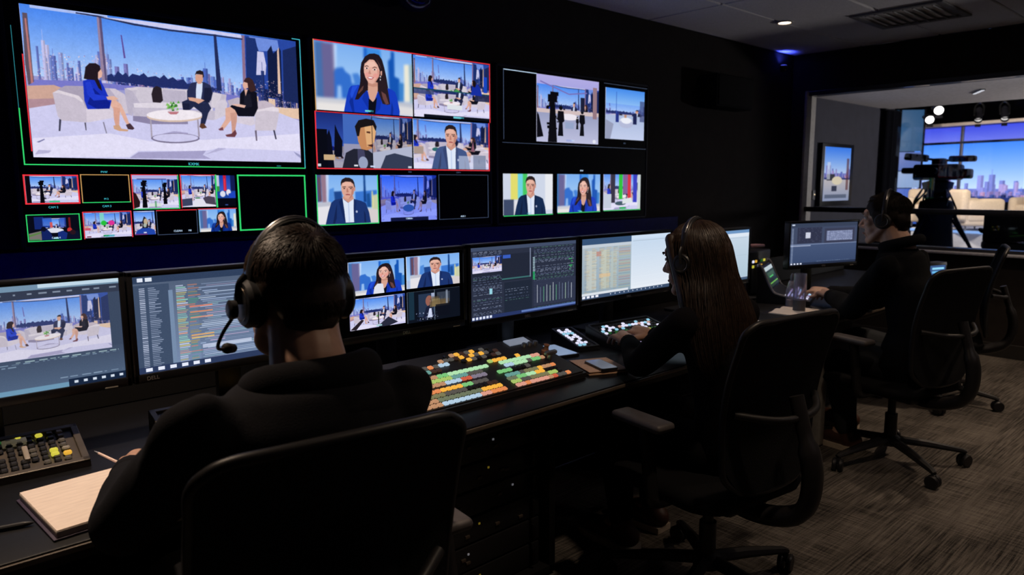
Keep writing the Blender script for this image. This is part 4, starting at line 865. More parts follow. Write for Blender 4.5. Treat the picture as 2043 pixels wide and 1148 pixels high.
monitor('pale desk monitor showing a document, half hidden behind the long-haired woman', 2.930, 3.568, .810, 1.116, 2.0, full('document_monitor'))
monitor('grey desk monitor turned towards the man in profile, showing a schedule', 3.985, 4.565, .845, 1.127, 1.915, full('schedule_monitor'), yaw=math.radians(-17))
# ---------------------------------------------------------------- desk and equipment
DZ = .68
m_desk = mat('desk_laminate', (.005, .005, .0062), .42, bump=.04, scale=120, var=.2, spec=.28)
m_edge = mat('desk_edge_band', (.11, .085, .065), .38)
def worktop(label, x0, x1, group=None):
    t = thing('desk', label, 'desk', ((x0+x1)/2, 1.49, 0), group=group)
    w = x1-x0
    MB().box((0, .46, DZ-.018), (w, .92, .036), .004).obj('worktop', m_desk, t)
    MB().box((0, -.003, DZ-.010), (w, .006, .012), .002).obj('edge_band', m_edge, t)
    MB().box((0, .80, .325), (w-.1, .02, .63), .004).obj('modesty_panel', m_matte, t)
    return t
d1 = worktop('long black control desk with pale front edge before the hooded man and the woman', -1.3, 3.42)
MB().box((4.72/2-.045, .46, .33), (.03, .80, .64), .006).obj('side_panel', mat('pale_grey_laminate', (.28, .28, .29), .5), d1)
d2 = worktop('black desk at the window end under the turned monitor, with a steel leg', 3.425, 5.7)
m_leg = mat('silver_leg', (.50, .48, .45), .45, .2)
for x, y in ((-1.0, .09), (1.08, .09), (-1.0, .84), (1.08, .84)):
    l = MB().box((x, y, .33), (.05, .05, .64), .006).obj('leg', m_leg, d2)
    MB().lathe([(.022, 0), (.024, .012), (.012, .02)], 12, Matrix.Translation((x, y, 0))).obj('foot', m_black, l)
tag(MB().box((2.2, 2.40, DZ+.085), (7.0, .02, .17), .004).obj('desk_screen', m_matte, smooth=False), 'low black screen panel along the back edge of the desk behind the monitor stands', 'desk screen')
# equipment rack under the desk: frame with rack units, lit connectors
t = thing('equipment_rack', 'black equipment rack under the desk beside the hooded man\'s chair', 'equipment rack', (1.40, 1.66, 0))
MB().box((-.27, .25, .31), (.03, .55, .60), .004).box((.27, .25, .31), (.03, .55, .60), .004).box((0, .25, .025), (.57, .55, .03), .004).box((0, .25, .6), (.57, .55, .03), .004).box((0, .51, .31), (.54, .02, .6), .004).obj('rack_frame', m_matte, t)
rr = random.Random(4)
for k in range(6):
    u = MB().box((0, .24, .085+.088*k), (.48, .46, .08), .004).obj('rack_unit', m_black, t)
    for j in range(2): MB().box((-.2+.4*j, .002, .085+.088*k), (.012, .02, .06), .003).obj('handle', m_metal, u)
    b = MB()
    for j in range(rr.randint(2, 5)): b.box((rr.uniform(-.17, .17), .008, .085+.088*k+rr.uniform(-.02, .02)), (.018, .008, .010), .002)
    b.obj('connector', mat('rack_connector', (.14, .11, .09), .4, .5), u)
    MB().box((rr.uniform(-.1, .15), .009, .1+.088*k), (.006, .004, .006)).obj('indicator', mat(*[('indicator_amber', (.3, .2, .02)), ('indicator_white', (.4, .4, .4))][k % 2], emit=[(.8, .55, .05), (.8, .8, .9)][k % 2], es=.12), u, smooth=False)
t = thing('computer_tower', 'black computer tower on the carpet under the desk, near the woman\'s knees', 'computer', (2.62, 1.75, 0))
MB().box((0, .22, .22), (.20, .44, .42), .012).obj('case', m_black, t)
MB().box((0, -.004, .24), (.18, .012, .36), .004).obj('front_panel', m_matte, t)
for k in range(4): MB().box((0, -.012, .36-.03*k), (.15, .006, .018), .002).obj('drive_cover', m_black, t)
MB().box((.04, -.012, .20), (.012, .006, .012), .002).obj('power_button', mat('amber_button', (.3, .2, .03), .4, emit=(.5, .35, .05), es=.5), t)

# ---- key panels
def keycap_mesh(name, sx, sy, sz, mm):
    me = MB().box((0, 0, sz/2), (sx, sy, sz), min(sx, sy)*.22, seg=1).mesh(name); me.materials.append(mm)
    me.polygons.foreach_set('use_smooth', [True]*len(me.polygons)); me.set_sharp_from_angle(angle=math.radians(30)); return me
def put(name, me, parent, loc, rz=0.0):
    o = bpy.data.objects.new(name, me); COL.objects.link(o); o.parent = parent; o.location = loc; o.rotation_euler = (0, 0, rz); return o
def lit(name, rgb, k): return mat('key_'+name, tuple(c*.25+.01 for c in srgb(*rgb)), .35, emit=srgb(*rgb), es=k, var=.25, scale=90)
KEYS = {n: keycap_mesh('button', .0198, .0185, .008, lit(n, c, k*1.1)) for n, c, k in (
    ('orange', (232, 140, 84), .8), ('amber', (240, 176, 64), .9), ('tan', (200, 150, 112), .7), ('olive', (140, 138, 96), .6), ('sage', (128, 140, 110), .55), ('green', (128, 206, 128), .75), ('lime', (176, 206, 110), .75),
    ('teal', (110, 168, 160), .7), ('ice', (176, 204, 226), .85), ('red', (220, 100, 70), .7), ('rose', (226, 160, 140), .8), ('grey', (110, 106, 100), .45), ('brown', (84, 56, 44), .35), ('mint', (176, 226, 176), .85), ('dark', (30, 28, 28), .15), ('violet', (150, 140, 160), .6))}
# production switcher: sloping slab with rows of lit buttons
t = thing('production_switcher', 'wide vision mixing panel with rows of glowing coloured buttons on the desk', 'control panel', (1.385, 1.615, DZ+.002))
SA = math.radians(15.5)
sl = Matrix.Translation((0, 0, .018)) @ Matrix.Rotation(SA, 4, 'X')
MB().add([(-.43, 0, 0), (.43, 0, 0), (.43, .30, 0), (-.43, .30, 0), (-.43, 0, .018), (.43, 0, .018), (.43, .30, .098), (-.43, .30, .098)],
         [(0, 3, 2, 1), (4, 5, 6, 7), (0, 1, 5, 4), (1, 2, 6, 5), (2, 3, 7, 6), (3, 0, 4, 7)]).obj('body', mat('switcher_body', (.018, .016, .017), .45), t, smooth=False)
face = MB().box((0, .155, .002), (.845, .295, .004), .002).obj('face_plate', mat('switcher_face', (.02, .018, .018), .5), t, smooth=False); face.matrix_local = sl
rr = random.Random(21)
def ramp_row(names, n):  # blocks of colour running along a row
    out = []
    for k in range(n): out.append(names[min(len(names)-1, int(k/n*len(names)+rr.uniform(-.3, .3)) if k else 0)])
    return out
rows = [(.018, ['rose', 'orange', 'tan', 'ice', 'ice', 'rose', 'orange'], 24), (.041, ['amber', 'orange', 'tan', 'sage', 'sage', 'amber'], 24), (.064, ['orange', 'tan', 'olive', 'olive', 'grey', 'dark', 'brown'], 24), (.087, ['lime', 'amber', 'amber', 'orange', 'amber', 'green', 'grey'], 23),
        (.119, ['tan', 'tan', 'rose', 'orange', 'tan', 'ice', 'red', 'violet'], 24), (.141, ['orange', 'orange', 'tan', 'sage', 'lime', 'teal', 'grey'], 24), (.163, ['sage', 'olive', 'olive', 'tan', 'green', 'mint', 'mint'], 26), (.197, ['orange', 'amber', 'lime', 'teal', 'red', 'teal', 'brown'], 18)]
for y, names, n in rows:
    for k, nm in enumerate(ramp_row(names, n)):
        if rr.random() < .03: nm = 'grey'
        o = put('button', KEYS[nm], t, sl @ Vector((-.415+.0208*k, y, .004)))
        o.rotation_euler = (SA, 0, 0)
rrow = [(.018, ['rose', 'orange', 'rose', 'rose', 'tan', 'red', 'grey', 'orange'], 12, .0), (.041, ['lime', 'grey', 'olive', 'olive', 'lime', 'dark'], 11, .0), (.062, ['sage', 'green', 'mint', 'amber', 'dark', 'dark'], 11, .0), (.083, ['teal', 'grey', 'olive', 'amber', 'tan', 'orange'], 11, .01),
        (.112, ['green', 'green', 'dark', 'dark', 'grey'], 7, .0), (.185, ['mint', 'lime', 'amber', 'dark', 'amber'], 10, -.05), (.163, ['mint', 'mint', 'mint', 'rose'], 9, .045), (.141, ['ice', 'mint', 'grey', 'green', 'tan'], 9, .05)]
for y, names, n, dx in rrow:
    for k, nm in enumerate(ramp_row(names, n)):
        x = (.13 if y > .13 else .125)+dx+.0208*k
        if x > .412: continue
        if y > .13 and x < .125: continue
        o = put('button', KEYS[nm], t, sl @ Vector((x, y, .004))); o.rotation_euler = (SA, 0, 0)
for y, x0, n in ((.222, -.12, 6), (.222, .06, 8), (.245, -.02, 12), (.268, .02, 9)):
    for k in range(n):
        o = put('button', KEYS[rr.choice(['ice', 'mint', 'amber', 'orange', 'brown', 'dark', 'brown', 'grey'] if y < .23 else ['brown', 'dark', 'amber', 'dark', 'tan', 'grey'])], t, sl @ Vector((x0+.0215*k, y, .004))); o.rotation_euler = (SA, 0, 0)
f = MB().box((0, 0, .012), (.012, .016, .024), .003).box((0, 0, .03), (.055, .016, .014), .005).obj('fader_bar', m_steel, t); f.matrix_local = sl @ Matrix.Translation((.36, .118, .004))
f = MB().lathe([(.016, 0), (.016, .012), (.010, .016), (.008, .028), (.011, .034), (.001, .038)], 16).obj('joystick', mat('joystick_tan', (.35, .15, .08), .4), t); f.matrix_local = sl @ Matrix.Translation((.385, .165, .004))
for k in range(3):
    f = MB().lathe([(.009, 0), (.009, .012), (.007, .015), (.001, .015)], 14).obj('knob', m_steel, t); f.matrix_local = sl @ Matrix.Translation((.40-.028*k, .235, .004))
f = MB().box((0, 0, .003), (.10, .04, .006), .002).obj('display_strip', mat('pale_display', (.3, .32, .36), .3, emit=(.30, .36, .48), es=.5), t); f.matrix_local = sl @ Matrix.Translation((.345, .275, .004))

KM = {n: keycap_mesh('key', .0158, .0150, .007, m) for n, m in (('dark', m_black), ('grey', mat('key_grey_plain', (.10, .095, .085), .35)), ('pale', mat('key_pale', (.28, .26, .22), .35)), ('lime', lit('lime_small', (214, 206, 70), .8)), ('gold', lit('gold_small', (236, 180, 60), .8)), ('green', lit('green_small', (40, 120, 50), .35)),
                                                            ('white', lit('white_small', (226, 226, 250), 1.0)), ('lilac', lit('lilac_small', (170, 150, 200), .75)), ('cyan', lit('cyan_small', (150, 210, 236), .9)), ('peach', lit('peach_small', (214, 170, 160), .75)))}
def key_panel(label, loc, rz, w, d, tilt, rows, body_m, seed, pitch=(.019, .0185), fill=.97, rim=.016, h0=.012, name='control_panel', cat='control panel', knobs=0, grid=None):
    t = thing(name, label, cat, loc, rz); r = random.Random(seed)
    z1 = h0+d*math.tan(tilt)
    MB().add([(-w/2, 0, 0), (w/2, 0, 0), (w/2, d, 0), (-w/2, d, 0), (-w/2, 0, h0), (w/2, 0, h0), (w/2, d, z1), (-w/2, d, z1)], [(0, 3, 2, 1), (4, 5, 6, 7), (0, 1, 5, 4), (1, 2, 6, 5), (2, 3, 7, 6), (3, 0, 4, 7)]).obj('body', body_m, t, smooth=False)
    S = Matrix.Translation((0, 0, h0)) @ Matrix.Rotation(tilt, 4, 'X')
    b = MB(); L = d/math.cos(tilt)
    b.box((0, rim/2, .003), (w, rim, .006), .002).box((0, L-rim/2, .003), (w, rim, .006), .002).box((-w/2+rim/2, L/2, .003), (rim, L, .006), .002).box((w/2-rim/2, L/2, .003), (rim, L, .006), .002)
    o = b.obj('rim', body_m, t, smooth=False); o.matrix_local = S
    for y, pool in rows:
        n = int((w-2*rim-.01)/pitch[0])
        for k in range(n):
            if r.random() > fill: continue
            nm = pool[min(len(pool)-1, int(k/n*len(pool)))] if grid else r.choice(pool)
            o = put('key', KM[nm], t, (S @ Vector((-w/2+rim+.012+pitch[0]*k, y, .001)))); o.rotation_euler = (tilt, 0, 0)
    for k in range(knobs):
        o = MB().lathe([(.009, 0), (.009, .012), (.006, .016), (.001, .016)], 14).obj('knob', m_black, t); o.matrix_local = S @ Matrix.Translation((w/2-rim-.03-.035*k, L-rim-.03, .002))
    return t, S
m_bronze = mat('bronze_panel', (.085, .070, .055), .45, .4)
t, S = key_panel('bronze keypad panel with yellow keys below the leftmost monitor', (.115, 1.905, DZ+.001), math.radians(-2), .49, .17, math.radians(15), [(.028+.0205*k, ['dark', 'dark', 'grey', 'dark'] if k < 6 else ['dark', 'green', 'dark', 'pale', 'lime']) for k in range(7)], m_bronze, 3, pitch=(.021, .0205), fill=.94)
for k, (x, y, nm) in enumerate(((.205, .045, 'gold'), (.18, .05, 'lime'), (.18, .068, 'lime'), (.205, .066, 'pale'))): 
    o = put('lit_key', keycap_mesh('lit_key', .017, .013, .009, KM[nm].materials[0]), t, S @ Vector((x, y, .003))); o.rotation_euler = (math.radians(15), 0, 0)
MB().box((0, 0, .008), (.012, .06, .010), .003).obj('slider', mat('slider_pale', (.3, .26, .22), .4), t).matrix_local = S @ Matrix.Translation((.125, .075, 0))
MB().box((0, 0, .004), (.05, .025, .008), .002).obj('display_window', mat('lcd_pale', (.35, .30, .22), .4, emit=(.10, .085, .05), es=.6), t).matrix_local = S @ Matrix.Translation((.11, .140, 0))
key_panel('bronze keypad panel half hidden behind the hooded man\'s left arm', (.735, 1.905, DZ+.001), math.radians(-2), .40, .17, math.radians(12), [(.026+.0205*k, ['dark', 'dark', 'grey', 'dark', 'gold'] if k else ['gold', 'lime', 'dark', 'dark']) for k in range(6)], m_bronze, 9, pitch=(.021, .0205), fill=.93)
key_panel('small black keyboard with pale keys behind the left end of the vision mixing panel', (1.455, 1.935, DZ+.001), math.radians(4), .26, .10, math.radians(8), [(.018+.0175*k, ['dark', 'pale', 'grey', 'dark', 'grey']) for k in range(4)], m_black, 5, pitch=(.0175, .0175), name='keyboard', cat='keyboard', rim=.008)
key_panel('black panel of white and lilac lit keys under the woman\'s hands', (2.40, 1.735, DZ+.001), math.radians(-6), .37, .25, math.radians(13), [(.030+.0205*k, p) for k, p in enumerate([['white', 'dark', 'lilac', 'white', 'dark'], ['peach', 'white', 'lilac', 'dark', 'white'], ['white', 'white', 'lilac', 'white'], ['peach', 'dark', 'lilac', 'peach', 'dark'], ['white', 'dark', 'peach', 'lilac'], ['lime', 'green', 'dark', 'lime', 'white', 'dark'], ['dark', 'gold', 'dark', 'white', 'green'], ['white', 'dark', 'cyan', 'dark', 'dark'], ['white', 'white', 'cyan', 'white', 'peach', 'dark'], ['cyan', 'white', 'dark', 'white', 'dark']])], m_black, 13, pitch=(.0195, .0205), fill=.97, rim=.012)
key_panel('dark keyboard with a few gold keys below the turned monitor', (4.45, 1.72, DZ+.001), math.radians(-12), .46, .14, math.radians(6), [(.022+.019*k, ['dark', 'dark', 'gold', 'dark', 'lime', 'dark']) for k in range(5)], m_black, 15, name='keyboard', cat='keyboard', rim=.008)
# tablet and key strip between the two workplaces
t = thing('tablet', 'glossy black tablet with a pale reflection painted in as glow, beside the vision mixing panel', 'tablet', (1.985, 1.962, DZ+.001), math.radians(-14))
MB().prism(rrect(.165, .19, .012), 0, .009).obj('case', m_black, t)
MB().prism(rrect(.15, .172, .006), .009, .0105).obj('screen', mat('tablet_glass_glare', (.015, .02, .03), .10, emit=(.24, .32, .48), es=.9), t, smooth=False)  # reflection of the bright monitor painted in as emission
key_panel('narrow intercom strip with bright white keys beside the tablet', (2.135, 1.885, DZ+.001), math.radians(-18), .10, .24, math.radians(8), [(.028+.023*k, ['white', 'white', 'cyan', 'white', 'dark']) for k in range(9)], m_black, 17, pitch=(.0195, .023), rim=.010, name='intercom_panel', cat='intercom')
# notebooks, phone, pens, papers
m_paper = mat('notebook_paper', (.82, .70, .62), .8, var=.05)
def ruled():
    m = bpy.data.materials.new('ruled_paper'); t, n, l, b = nodes_of(m)
    tc = n.new('ShaderNodeTexCoord'); mp = n.new('ShaderNodeMapping'); mp.inputs['Scale'].default_value = (6, 90, 1); l.new(tc.outputs['Object'], mp.inputs['Vector'])
    no = n.new('ShaderNodeTexNoise'); no.inputs['Scale'].default_value = 4; l.new(mp.outputs[0], no.inputs['Vector'])
    wv = n.new('ShaderNodeTexWave'); wv.bands_direction = 'Y'; wv.inputs['Scale'].default_value = 17; l.new(tc.outputs['Object'], wv.inputs['Vector'])
    r1 = n.new('ShaderNodeValToRGB'); r1.color_ramp.elements[0].position = .0; r1.color_ramp.elements[0].color = (.80, .69, .62, 1); r1.color_ramp.elements[1].position = .16; r1.color_ramp.elements[1].color = (.86, .74, .66, 1)
    l.new(wv.outputs['Fac'], r1.inputs['Fac'])
    r2 = n.new('ShaderNodeValToRGB'); r2.color_ramp.elements[0].position = .42; r2.color_ramp.elements[0].color = (1, 1, 1, 1); r2.color_ramp.elements[1].position = .62; r2.color_ramp.elements[1].color = (.88, .87, .87, 1)
    l.new(no.outputs['Fac'], r2.inputs['Fac'])
    mx = n.new('ShaderNodeMix'); mx.data_type = 'RGBA'; mx.blend_type = 'MULTIPLY'; mx.inputs[0].default_value = 1
    l.new(r1.outputs[0], mx.inputs[6]); l.new(r2.outputs[0], mx.inputs[7]); l.new(mx.outputs[2], b.inputs['Base Color']); b.inputs['Roughness'].default_value = .8
    return m
t = thing('notebook', 'thick cream notebook lying open at a ruled page beside the hooded man\'s left arm', 'notebook', (.302, 1.657, DZ+.001), math.radians(5))
MB().box((0, 0, .002), (.196, .262, .004), .001).obj('cover', mat('purple_cover', (.05, .035, .07), .6), t)
MB().box((.002, 0, .011), (.188, .256, .014), .002).obj('page_block', m_paper, t)
MB().box((.002, 0, .0187), (.186, .254, .0012)).obj('page', ruled(), t, smooth=False)
t = thing('pen', 'black pen lying near the front edge of the desk left of the notebook', 'pen', (.135, 1.645, DZ+.006), math.radians(-14))
MB().tube([(-.07, 0, 0), (.05, 0, 0)], .0055, 10).obj('barrel', m_black, t)
MB().tube([(.05, 0, 0), (.062, 0, 0), (.069, 0, 0)], [.0055, .004, .001], 10).obj('tip', m_black, t)
MB().box((-.045, 0, .0065), (.045, .003, .002), .001).obj('clip', m_metal, t)
t = thing('folder', 'brown paper folder under the phone on the desk before the woman', 'folder', (1.945, 1.675, DZ+.001), math.radians(-24))
MB().box((0, 0, .003), (.155, .185, .006), .002).obj('back_cover', mat('kraft_card', (.6, .38, .24), .7, scale=90), t)
MB().box((.004, .004, .0085), (.145, .175, .005), .001).obj('page_block', m_paper, t)
MB().box((0, .0, .0125), (.152, .181, .003), .001).obj('front_cover', mat('kraft_card_light', (.74, .50, .37), .7, scale=90), t)
t = thing('smartphone', 'smartphone with a grey lit screen lying on the brown folder', 'phone', (1.932, 1.650, DZ+.0155), math.radians(-20))
MB().prism(rrect(.068, .135, .010), 0, .008).obj('case', mat('phone_case', (.02, .02, .025), .3), t)
MB().prism(rrect(.062, .127, .008), .008, .0088).obj('screen', mat('phone_glass', (.05, .055, .065), .12, emit=(.17, .19, .24), es=.6), t, smooth=False)
t = thing('notebook', 'open notebook with curling white pages on the desk before the man in profile', 'notebook', (3.575, 1.69, DZ+.001), math.radians(4))
for s in (-1, 1):
    g = []
    for i in range(9):
        u = i/8; z = .006+.012*math.sin(PI*min(1, u*1.5))*(1-u*.6)
        g.append((s*u*.135, z))
    b = MB(); pr = [(x, z) for x, z in g]
    b.add([(x, y, z) for y in (-.13, .13) for x, z in pr]+[(x, y, 0) for y in (-.13, .13) for x, z in pr], [(i, i+1, 10+i, 9+i) for i in range(8)]+[(18+i, 27+i, 28+i, 19+i) for i in range(8)]+[(i, 18+i, 19+i, i+1) for i in range(8)]+[(9+i, 10+i, 28+i, 27+i) for i in range(8)]+[(0, 9, 27, 18), (8, 26, 35, 17)])
    b.obj('page_block', mat('white_pages', (.68, .60, .55), .8, var=.05), t, angle=50)
t = thing('pen', 'dark pen lying across the open notebook before the man in profile', 'pen', (3.66, 1.66, DZ+.020), .9)
MB().tube([(-.065, 0, 0), (.06, 0, 0)], .004, 8).obj('barrel', m_black, t); MB().tube([(.06, 0, 0), (.07, 0, 0)], [.004, .001], 8).obj('tip', m_steel, t)
t = thing('paper_sheet', 'loose white sheet on the desk just behind the woman\'s right elbow', 'paper', (3.12, 1.68, DZ+.001), .25)
MB().box((0, 0, .001), (.21, .29, .002)).obj('sheet', mat('white_sheet', (.66, .64, .64), .8, var=.04), t, smooth=False)
m_glass = bpy.data.materials.new('clear_plastic'); tt, n, l, b = nodes_of(m_glass)
b.inputs['Base Color'].default_value = (.82, .80, .95, 1); b.inputs['Roughness'].default_value = .08; b.inputs['Transmission Weight'].default_value = .88; b.inputs['IOR'].default_value = 1.25
def bottle(label, x, y, prof, cap, fill, m_fill):
    t = thing('bottle', label, 'bottle', (x, y, DZ+.001))
    MB().lathe(prof, 28).obj('body', m_glass, t, angle=50)
    if fill: MB().lathe([(.002, .004)]+[(fill[0]-.003, .004), (fill[0]-.003, fill[1]), (.002, fill[1])], 24).obj('contents', m_fill, t)
    if cap: MB().lathe(cap, 24).obj('cap', mat('bottle_cap', (.10, .09, .12), .3), t)
bottle('tall clear tumbler bottle with dark lower sleeve, standing on the open notebook', 3.56, 1.71, [(.030, 0), (.0315, .01), (.032, .20), (.031, .205), (.028, .205), (.028, .015), (.002, .012)], None, (.0345, .07), mat('dark_sleeve', (.015, .015, .018), .4))
bottle('shorter clear bottle with pointed top behind the tall tumbler', 3.655, 1.80, [(.028, 0), (.029, .01), (.029, .10), (.018, .145), (.010, .155), (.007, .15), (.016, .14), (.026, .1), (.026, .012), (.002, .012)], [(.011, .15), (.011, .175), (.005, .19), (.001, .19)], (.027, .05), mat('brown_drink', (.16, .11, .08), .4))
# sloping audio console with a touch screen, left of the turned monitor
t = thing('audio_console', 'small curved mixing console with a tilted touch screen and lit key rows', 'audio console', (3.97, 1.83, DZ+.001), math.radians(20))
prof = [(0, 0), (0, .022), (.15, .045), (.20, .075), (.26, .20), (.28, .20), (.28, 0)]
b = MB(); n_ = len(prof)
b.add([(x, y, z) for x in (-.17, .17) for y, z in prof], [tuple(range(n_))[::-1], tuple(range(n_, 2*n_))]+[(i, (i+1) % n_, n_+(i+1) % n_, n_+i) for i in range(n_)]); b.obj('body', m_black, t, smooth=False)
for s in (-1, 1): MB().tube(catmull([(s*.172, y, z+.004) for y, z in prof[1:6]], 5), .007, 8).obj('side_trim', mat('pale_trim', (.4, .4, .45), .25, .6), t)
S = Matrix.Translation((0, .205, .082)) @ Matrix.Rotation(math.atan2(.125, .06), 4, 'X')
o = panel('touch_screen', -.135, .135, 0, .115, 0, .004, screen_mat('console_screen', IM['console_screen'], .9), t); o.matrix_local = S @ Matrix.Rotation(-PI/2, 4, 'X') @ Matrix.Translation((0, -.006, .004))
for r_ in range(5):
    for k in range(15):
        y = .022+.026*r_; o = put('key', KM[rr.choice(['white', 'lilac', 'white', 'cyan', 'dark'])], t, (-.145+.0207*k, y, .0235+y*.153)); o.rotation_euler = (.152, 0, 0)
# lit intercom boxes further along the desk
t = thing('intercom_panel', 'dark box with small lit keys standing on a shelf behind the mixing console', 'intercom', (4.06, 2.27, DZ+.001), .1)
MB().box((0, 0, .13), (.30, .12, .26), .008).obj('body', m_black, t)
for k in range(6):
    for j in range(2): MB().box((-.11+.04*k, -.062, .17+.03*j), (.022, .008, .016), .003).obj('key', KM[['lime', 'pale', 'white', 'gold', 'dark', 'green'][(k+j*2) % 6]].materials[0], t)
t = thing('desk_lamp', 'low desk lamp with a pinkish flat head beside the pale document monitor', 'lamp', (3.78, 2.14, DZ+.001), .2)
MB().lathe([(.06, 0), (.06, .012), (.012, .016), (.002, .016)], 24).obj('base', m_black, t)
MB().tube(catmull([(0, 0, .01), (-.02, 0, .16), (.0, 0, .27), (.06, 0, .30)], 6), .007, 8).obj('arm', m_steel, t)
MB().box((.13, 0, .302), (.22, .06, .018), .008, rot=(0, .05, 0)).obj('lamp_head', mat('lamp_head_rose', (.30, .16, .17), .45), t)
t = thing('intercom_panel', 'small intercom box with a bright blue display at the window end of the desk', 'intercom', (5.50, 1.67, DZ+.001), math.radians(-18))
MB().box((0, .04, .06), (.2, .08, .12), .008).obj('body', m_black, t)
panel('display', -.075, .075, .03, .10, -.004, .004, screen_mat('intercom', IM['intercom'], 1.0), t)
# ---------------------------------------------------------------- office chairs
m_mesh = mat('chair_mesh', (.008, .008, .009), .85, bump=.8, scale=420, var=.5, spec=.15)
m_frame = mat('chair_frame', (.014, .013, .014), .42, spec=.35)
m_pad = mat('arm_pad', (.075, .066, .068), .55)
def make_chair(label, loc, rz, solid=False):
    t = thing('office_chair', label, 'chair', loc, rz, 'office chairs along the control desk')
    # five-star base
    MB().lathe([(.03, .085), (.045, .085), (.045, .125), (.03, .135), (.024, .14)], 16).obj('base_hub', m_frame, t)
    for k in range(5):
        a = k*2*PI/5+.35; d = Vector((math.cos(a), math.sin(a), 0))
        lg = MB().tube([d*.03+Vector((0, 0, .11)), d*.16+Vector((0, 0, .10)), d*.315+Vector((0, 0, .078)), d*.335+Vector((0, 0, .07))], [.026, .023, .016, .012], 8, flat=.8).obj('base_leg', m_frame, t)
        q = d*.33
        w = MB(); X = Matrix.Translation((q.x, q.y, .031)) @ Matrix.Rotation(a+.6, 4, 'Z') @ Matrix.Rotation(PI/2, 4, 'X')
        for s in (-1, 1): w.lathe([(.004, -.009), (.027, -.009), (.031, -.004), (.031, .004), (.027, .009), (.004, .009)], 16, X @ Matrix.Translation((0, 0, s*.014)))
        w.box((q.x, q.y, .05), (.022, .022, .03), .005)
        w.obj('caster', m_black, lg)
    MB().lathe([(.028, .13), (.028, .24), (.018, .24), (.018, .34)], 16).obj('gas_column', m_frame, t)
    MB().box((0, -.02, .355), (.2, .28, .045), .015).obj('tilt_mechanism', m_frame, t)
    # seat
    b = MB(); rings = []
    for s, z in ((.80, .375), (.97, .385), (1.0, .405), (.98, .425), (.86, .437)):
        rings.append([(x*s, y*s+.02, z-(.02*max(0, (y-.12)/.12)**2 if y > .12 else 0)) for x, y in rrect(.50, .48, .11, 6)])
    b.loft(rings); b.obj('seat', m_fabric, t, angle=60)
    # backrest: leaning frame loop, mesh panel, curved spine
    def bk(x, v): # v 0..1 from bottom to top of back -> point
        z = .44+.53*v; y = -.235-.02*v-.035*math.sin(v*PI)*-1-.05*v
        return Vector((x, y-(.0 if abs(x) < .01 else 0)+.35*x*x, z))
    wd = lambda v: .192+.024*math.sin(min(1, v*1.15)*PI*.62)
    loop = []
    prof = [(-1, v) for v in (.12, .25, .4, .55, .7, .84, .93)]
    L = [(-.14, .03)]+[(s*wd(v), v) for s, v in prof]+[(-.196, .972), (-.165, .995), (-.10, 1.0), (.10, 1.0), (.165, .995), (.196, .972)]+[(wd(v), v) for _, v in prof[::-1]]+[(.14, .03), (.06, .0), (-.06, .0)]
    pts = [bk(x, v) for x, v in L]
    sm = catmull(pts+[pts[0]], 4)[:-1]
    MB().tube(sm, .0105, 8, close=True).obj('back_frame', m_frame, t, angle=60)
    b = MB(); vs = []; nx, nv = 14, 20
    lo = .0 if solid else .0
    for side in (0, -.010):
        for j in range(nv+1):
            v = .01+.985*j/nv; w_ = wd(max(.0, min(1, v)))*(.62+.38*min(1, v/.16)**.6 if v < .16 else 1)-(0 if v < .92 else .05*(1-math.sqrt(max(0, 1-((v-.92)/.08)**2))))
            vs += [tuple(bk(w_*(2*i/nx-1), v)+Vector((0, side, 0))) for i in range(nx+1)]
    N = (nx+1)*(nv+1); fs = []
    for j in range(nv):
        for i in range(nx):
            a = j*(nx+1)+i; fs += [(a, a+1, a+nx+2, a+nx+1), (N+a, N+a+nx+1, N+a+nx+2, N+a+1)]
    b.add(vs, fs); b.obj('back_mesh', m_mesh, t, angle=60)
    MB().tube(catmull([(0, -.05, .355), (0, -.20, .345), (0, -.335, .40), (0, -.365, .52), (0, -.325, .66), (0, -.30, .74)], 6), [.03]*12+[.026]*10+[.018]*9, 10, flat=1.5, up=(1, 0, 0)).obj('back_spine', m_frame, t, angle=60)
    MB().tube(catmull([(-.19, -.235, .70), (-.10, -.300, .685), (0, -.318, .68), (.10, -.300, .685), (.19, -.235, .70)], 5), .012, 8).obj('lumbar_bar', m_frame, t, angle=60)
    for s in (-1, 1):
        a = MB().box((s*.262, .05, .622), (.078, .21, .028), .013, seg=3).obj('arm_pad', m_pad, t, angle=60)
        MB().tube(catmull([(s*.12, .0, .37), (s*.24, .0, .372), (s*.268, .0, .42), (s*.266, .03, .61)], 5), .019, 8, flat=1.3).obj('arm_post', m_frame, t, angle=60)
    return t
chair = make_chair('black high-backed office chair the hooded man sits on', (.54, 1.225, 0), math.radians(-6))
CH = [((1.985, 1.225, 0), math.radians(-8), -34, 'black mesh office chair the long-haired woman sits on'), ((3.62, 1.25, 0), math.radians(-15), 11, 'black mesh office chair the man in profile sits on'), ((4.88, 1.44, 0), math.radians(17), 20, 'empty dark office chair pushed to the desk beyond the man in profile')]
for loc, rz, turn, lab in CH:
    c = copy_tree(chair); c.location = loc; c.rotation_euler = (0, 0, rz); c['label'] = lab
    for o in c.children:
        if o.name.startswith('base_leg'): o.rotation_euler = (0, 0, math.radians(turn))
for o in chair.children:
    if o.name.startswith('arm_p'): o.location.x = .085*(1 if sum(v.co.x for v in o.data.vertices) > 0 else -1)
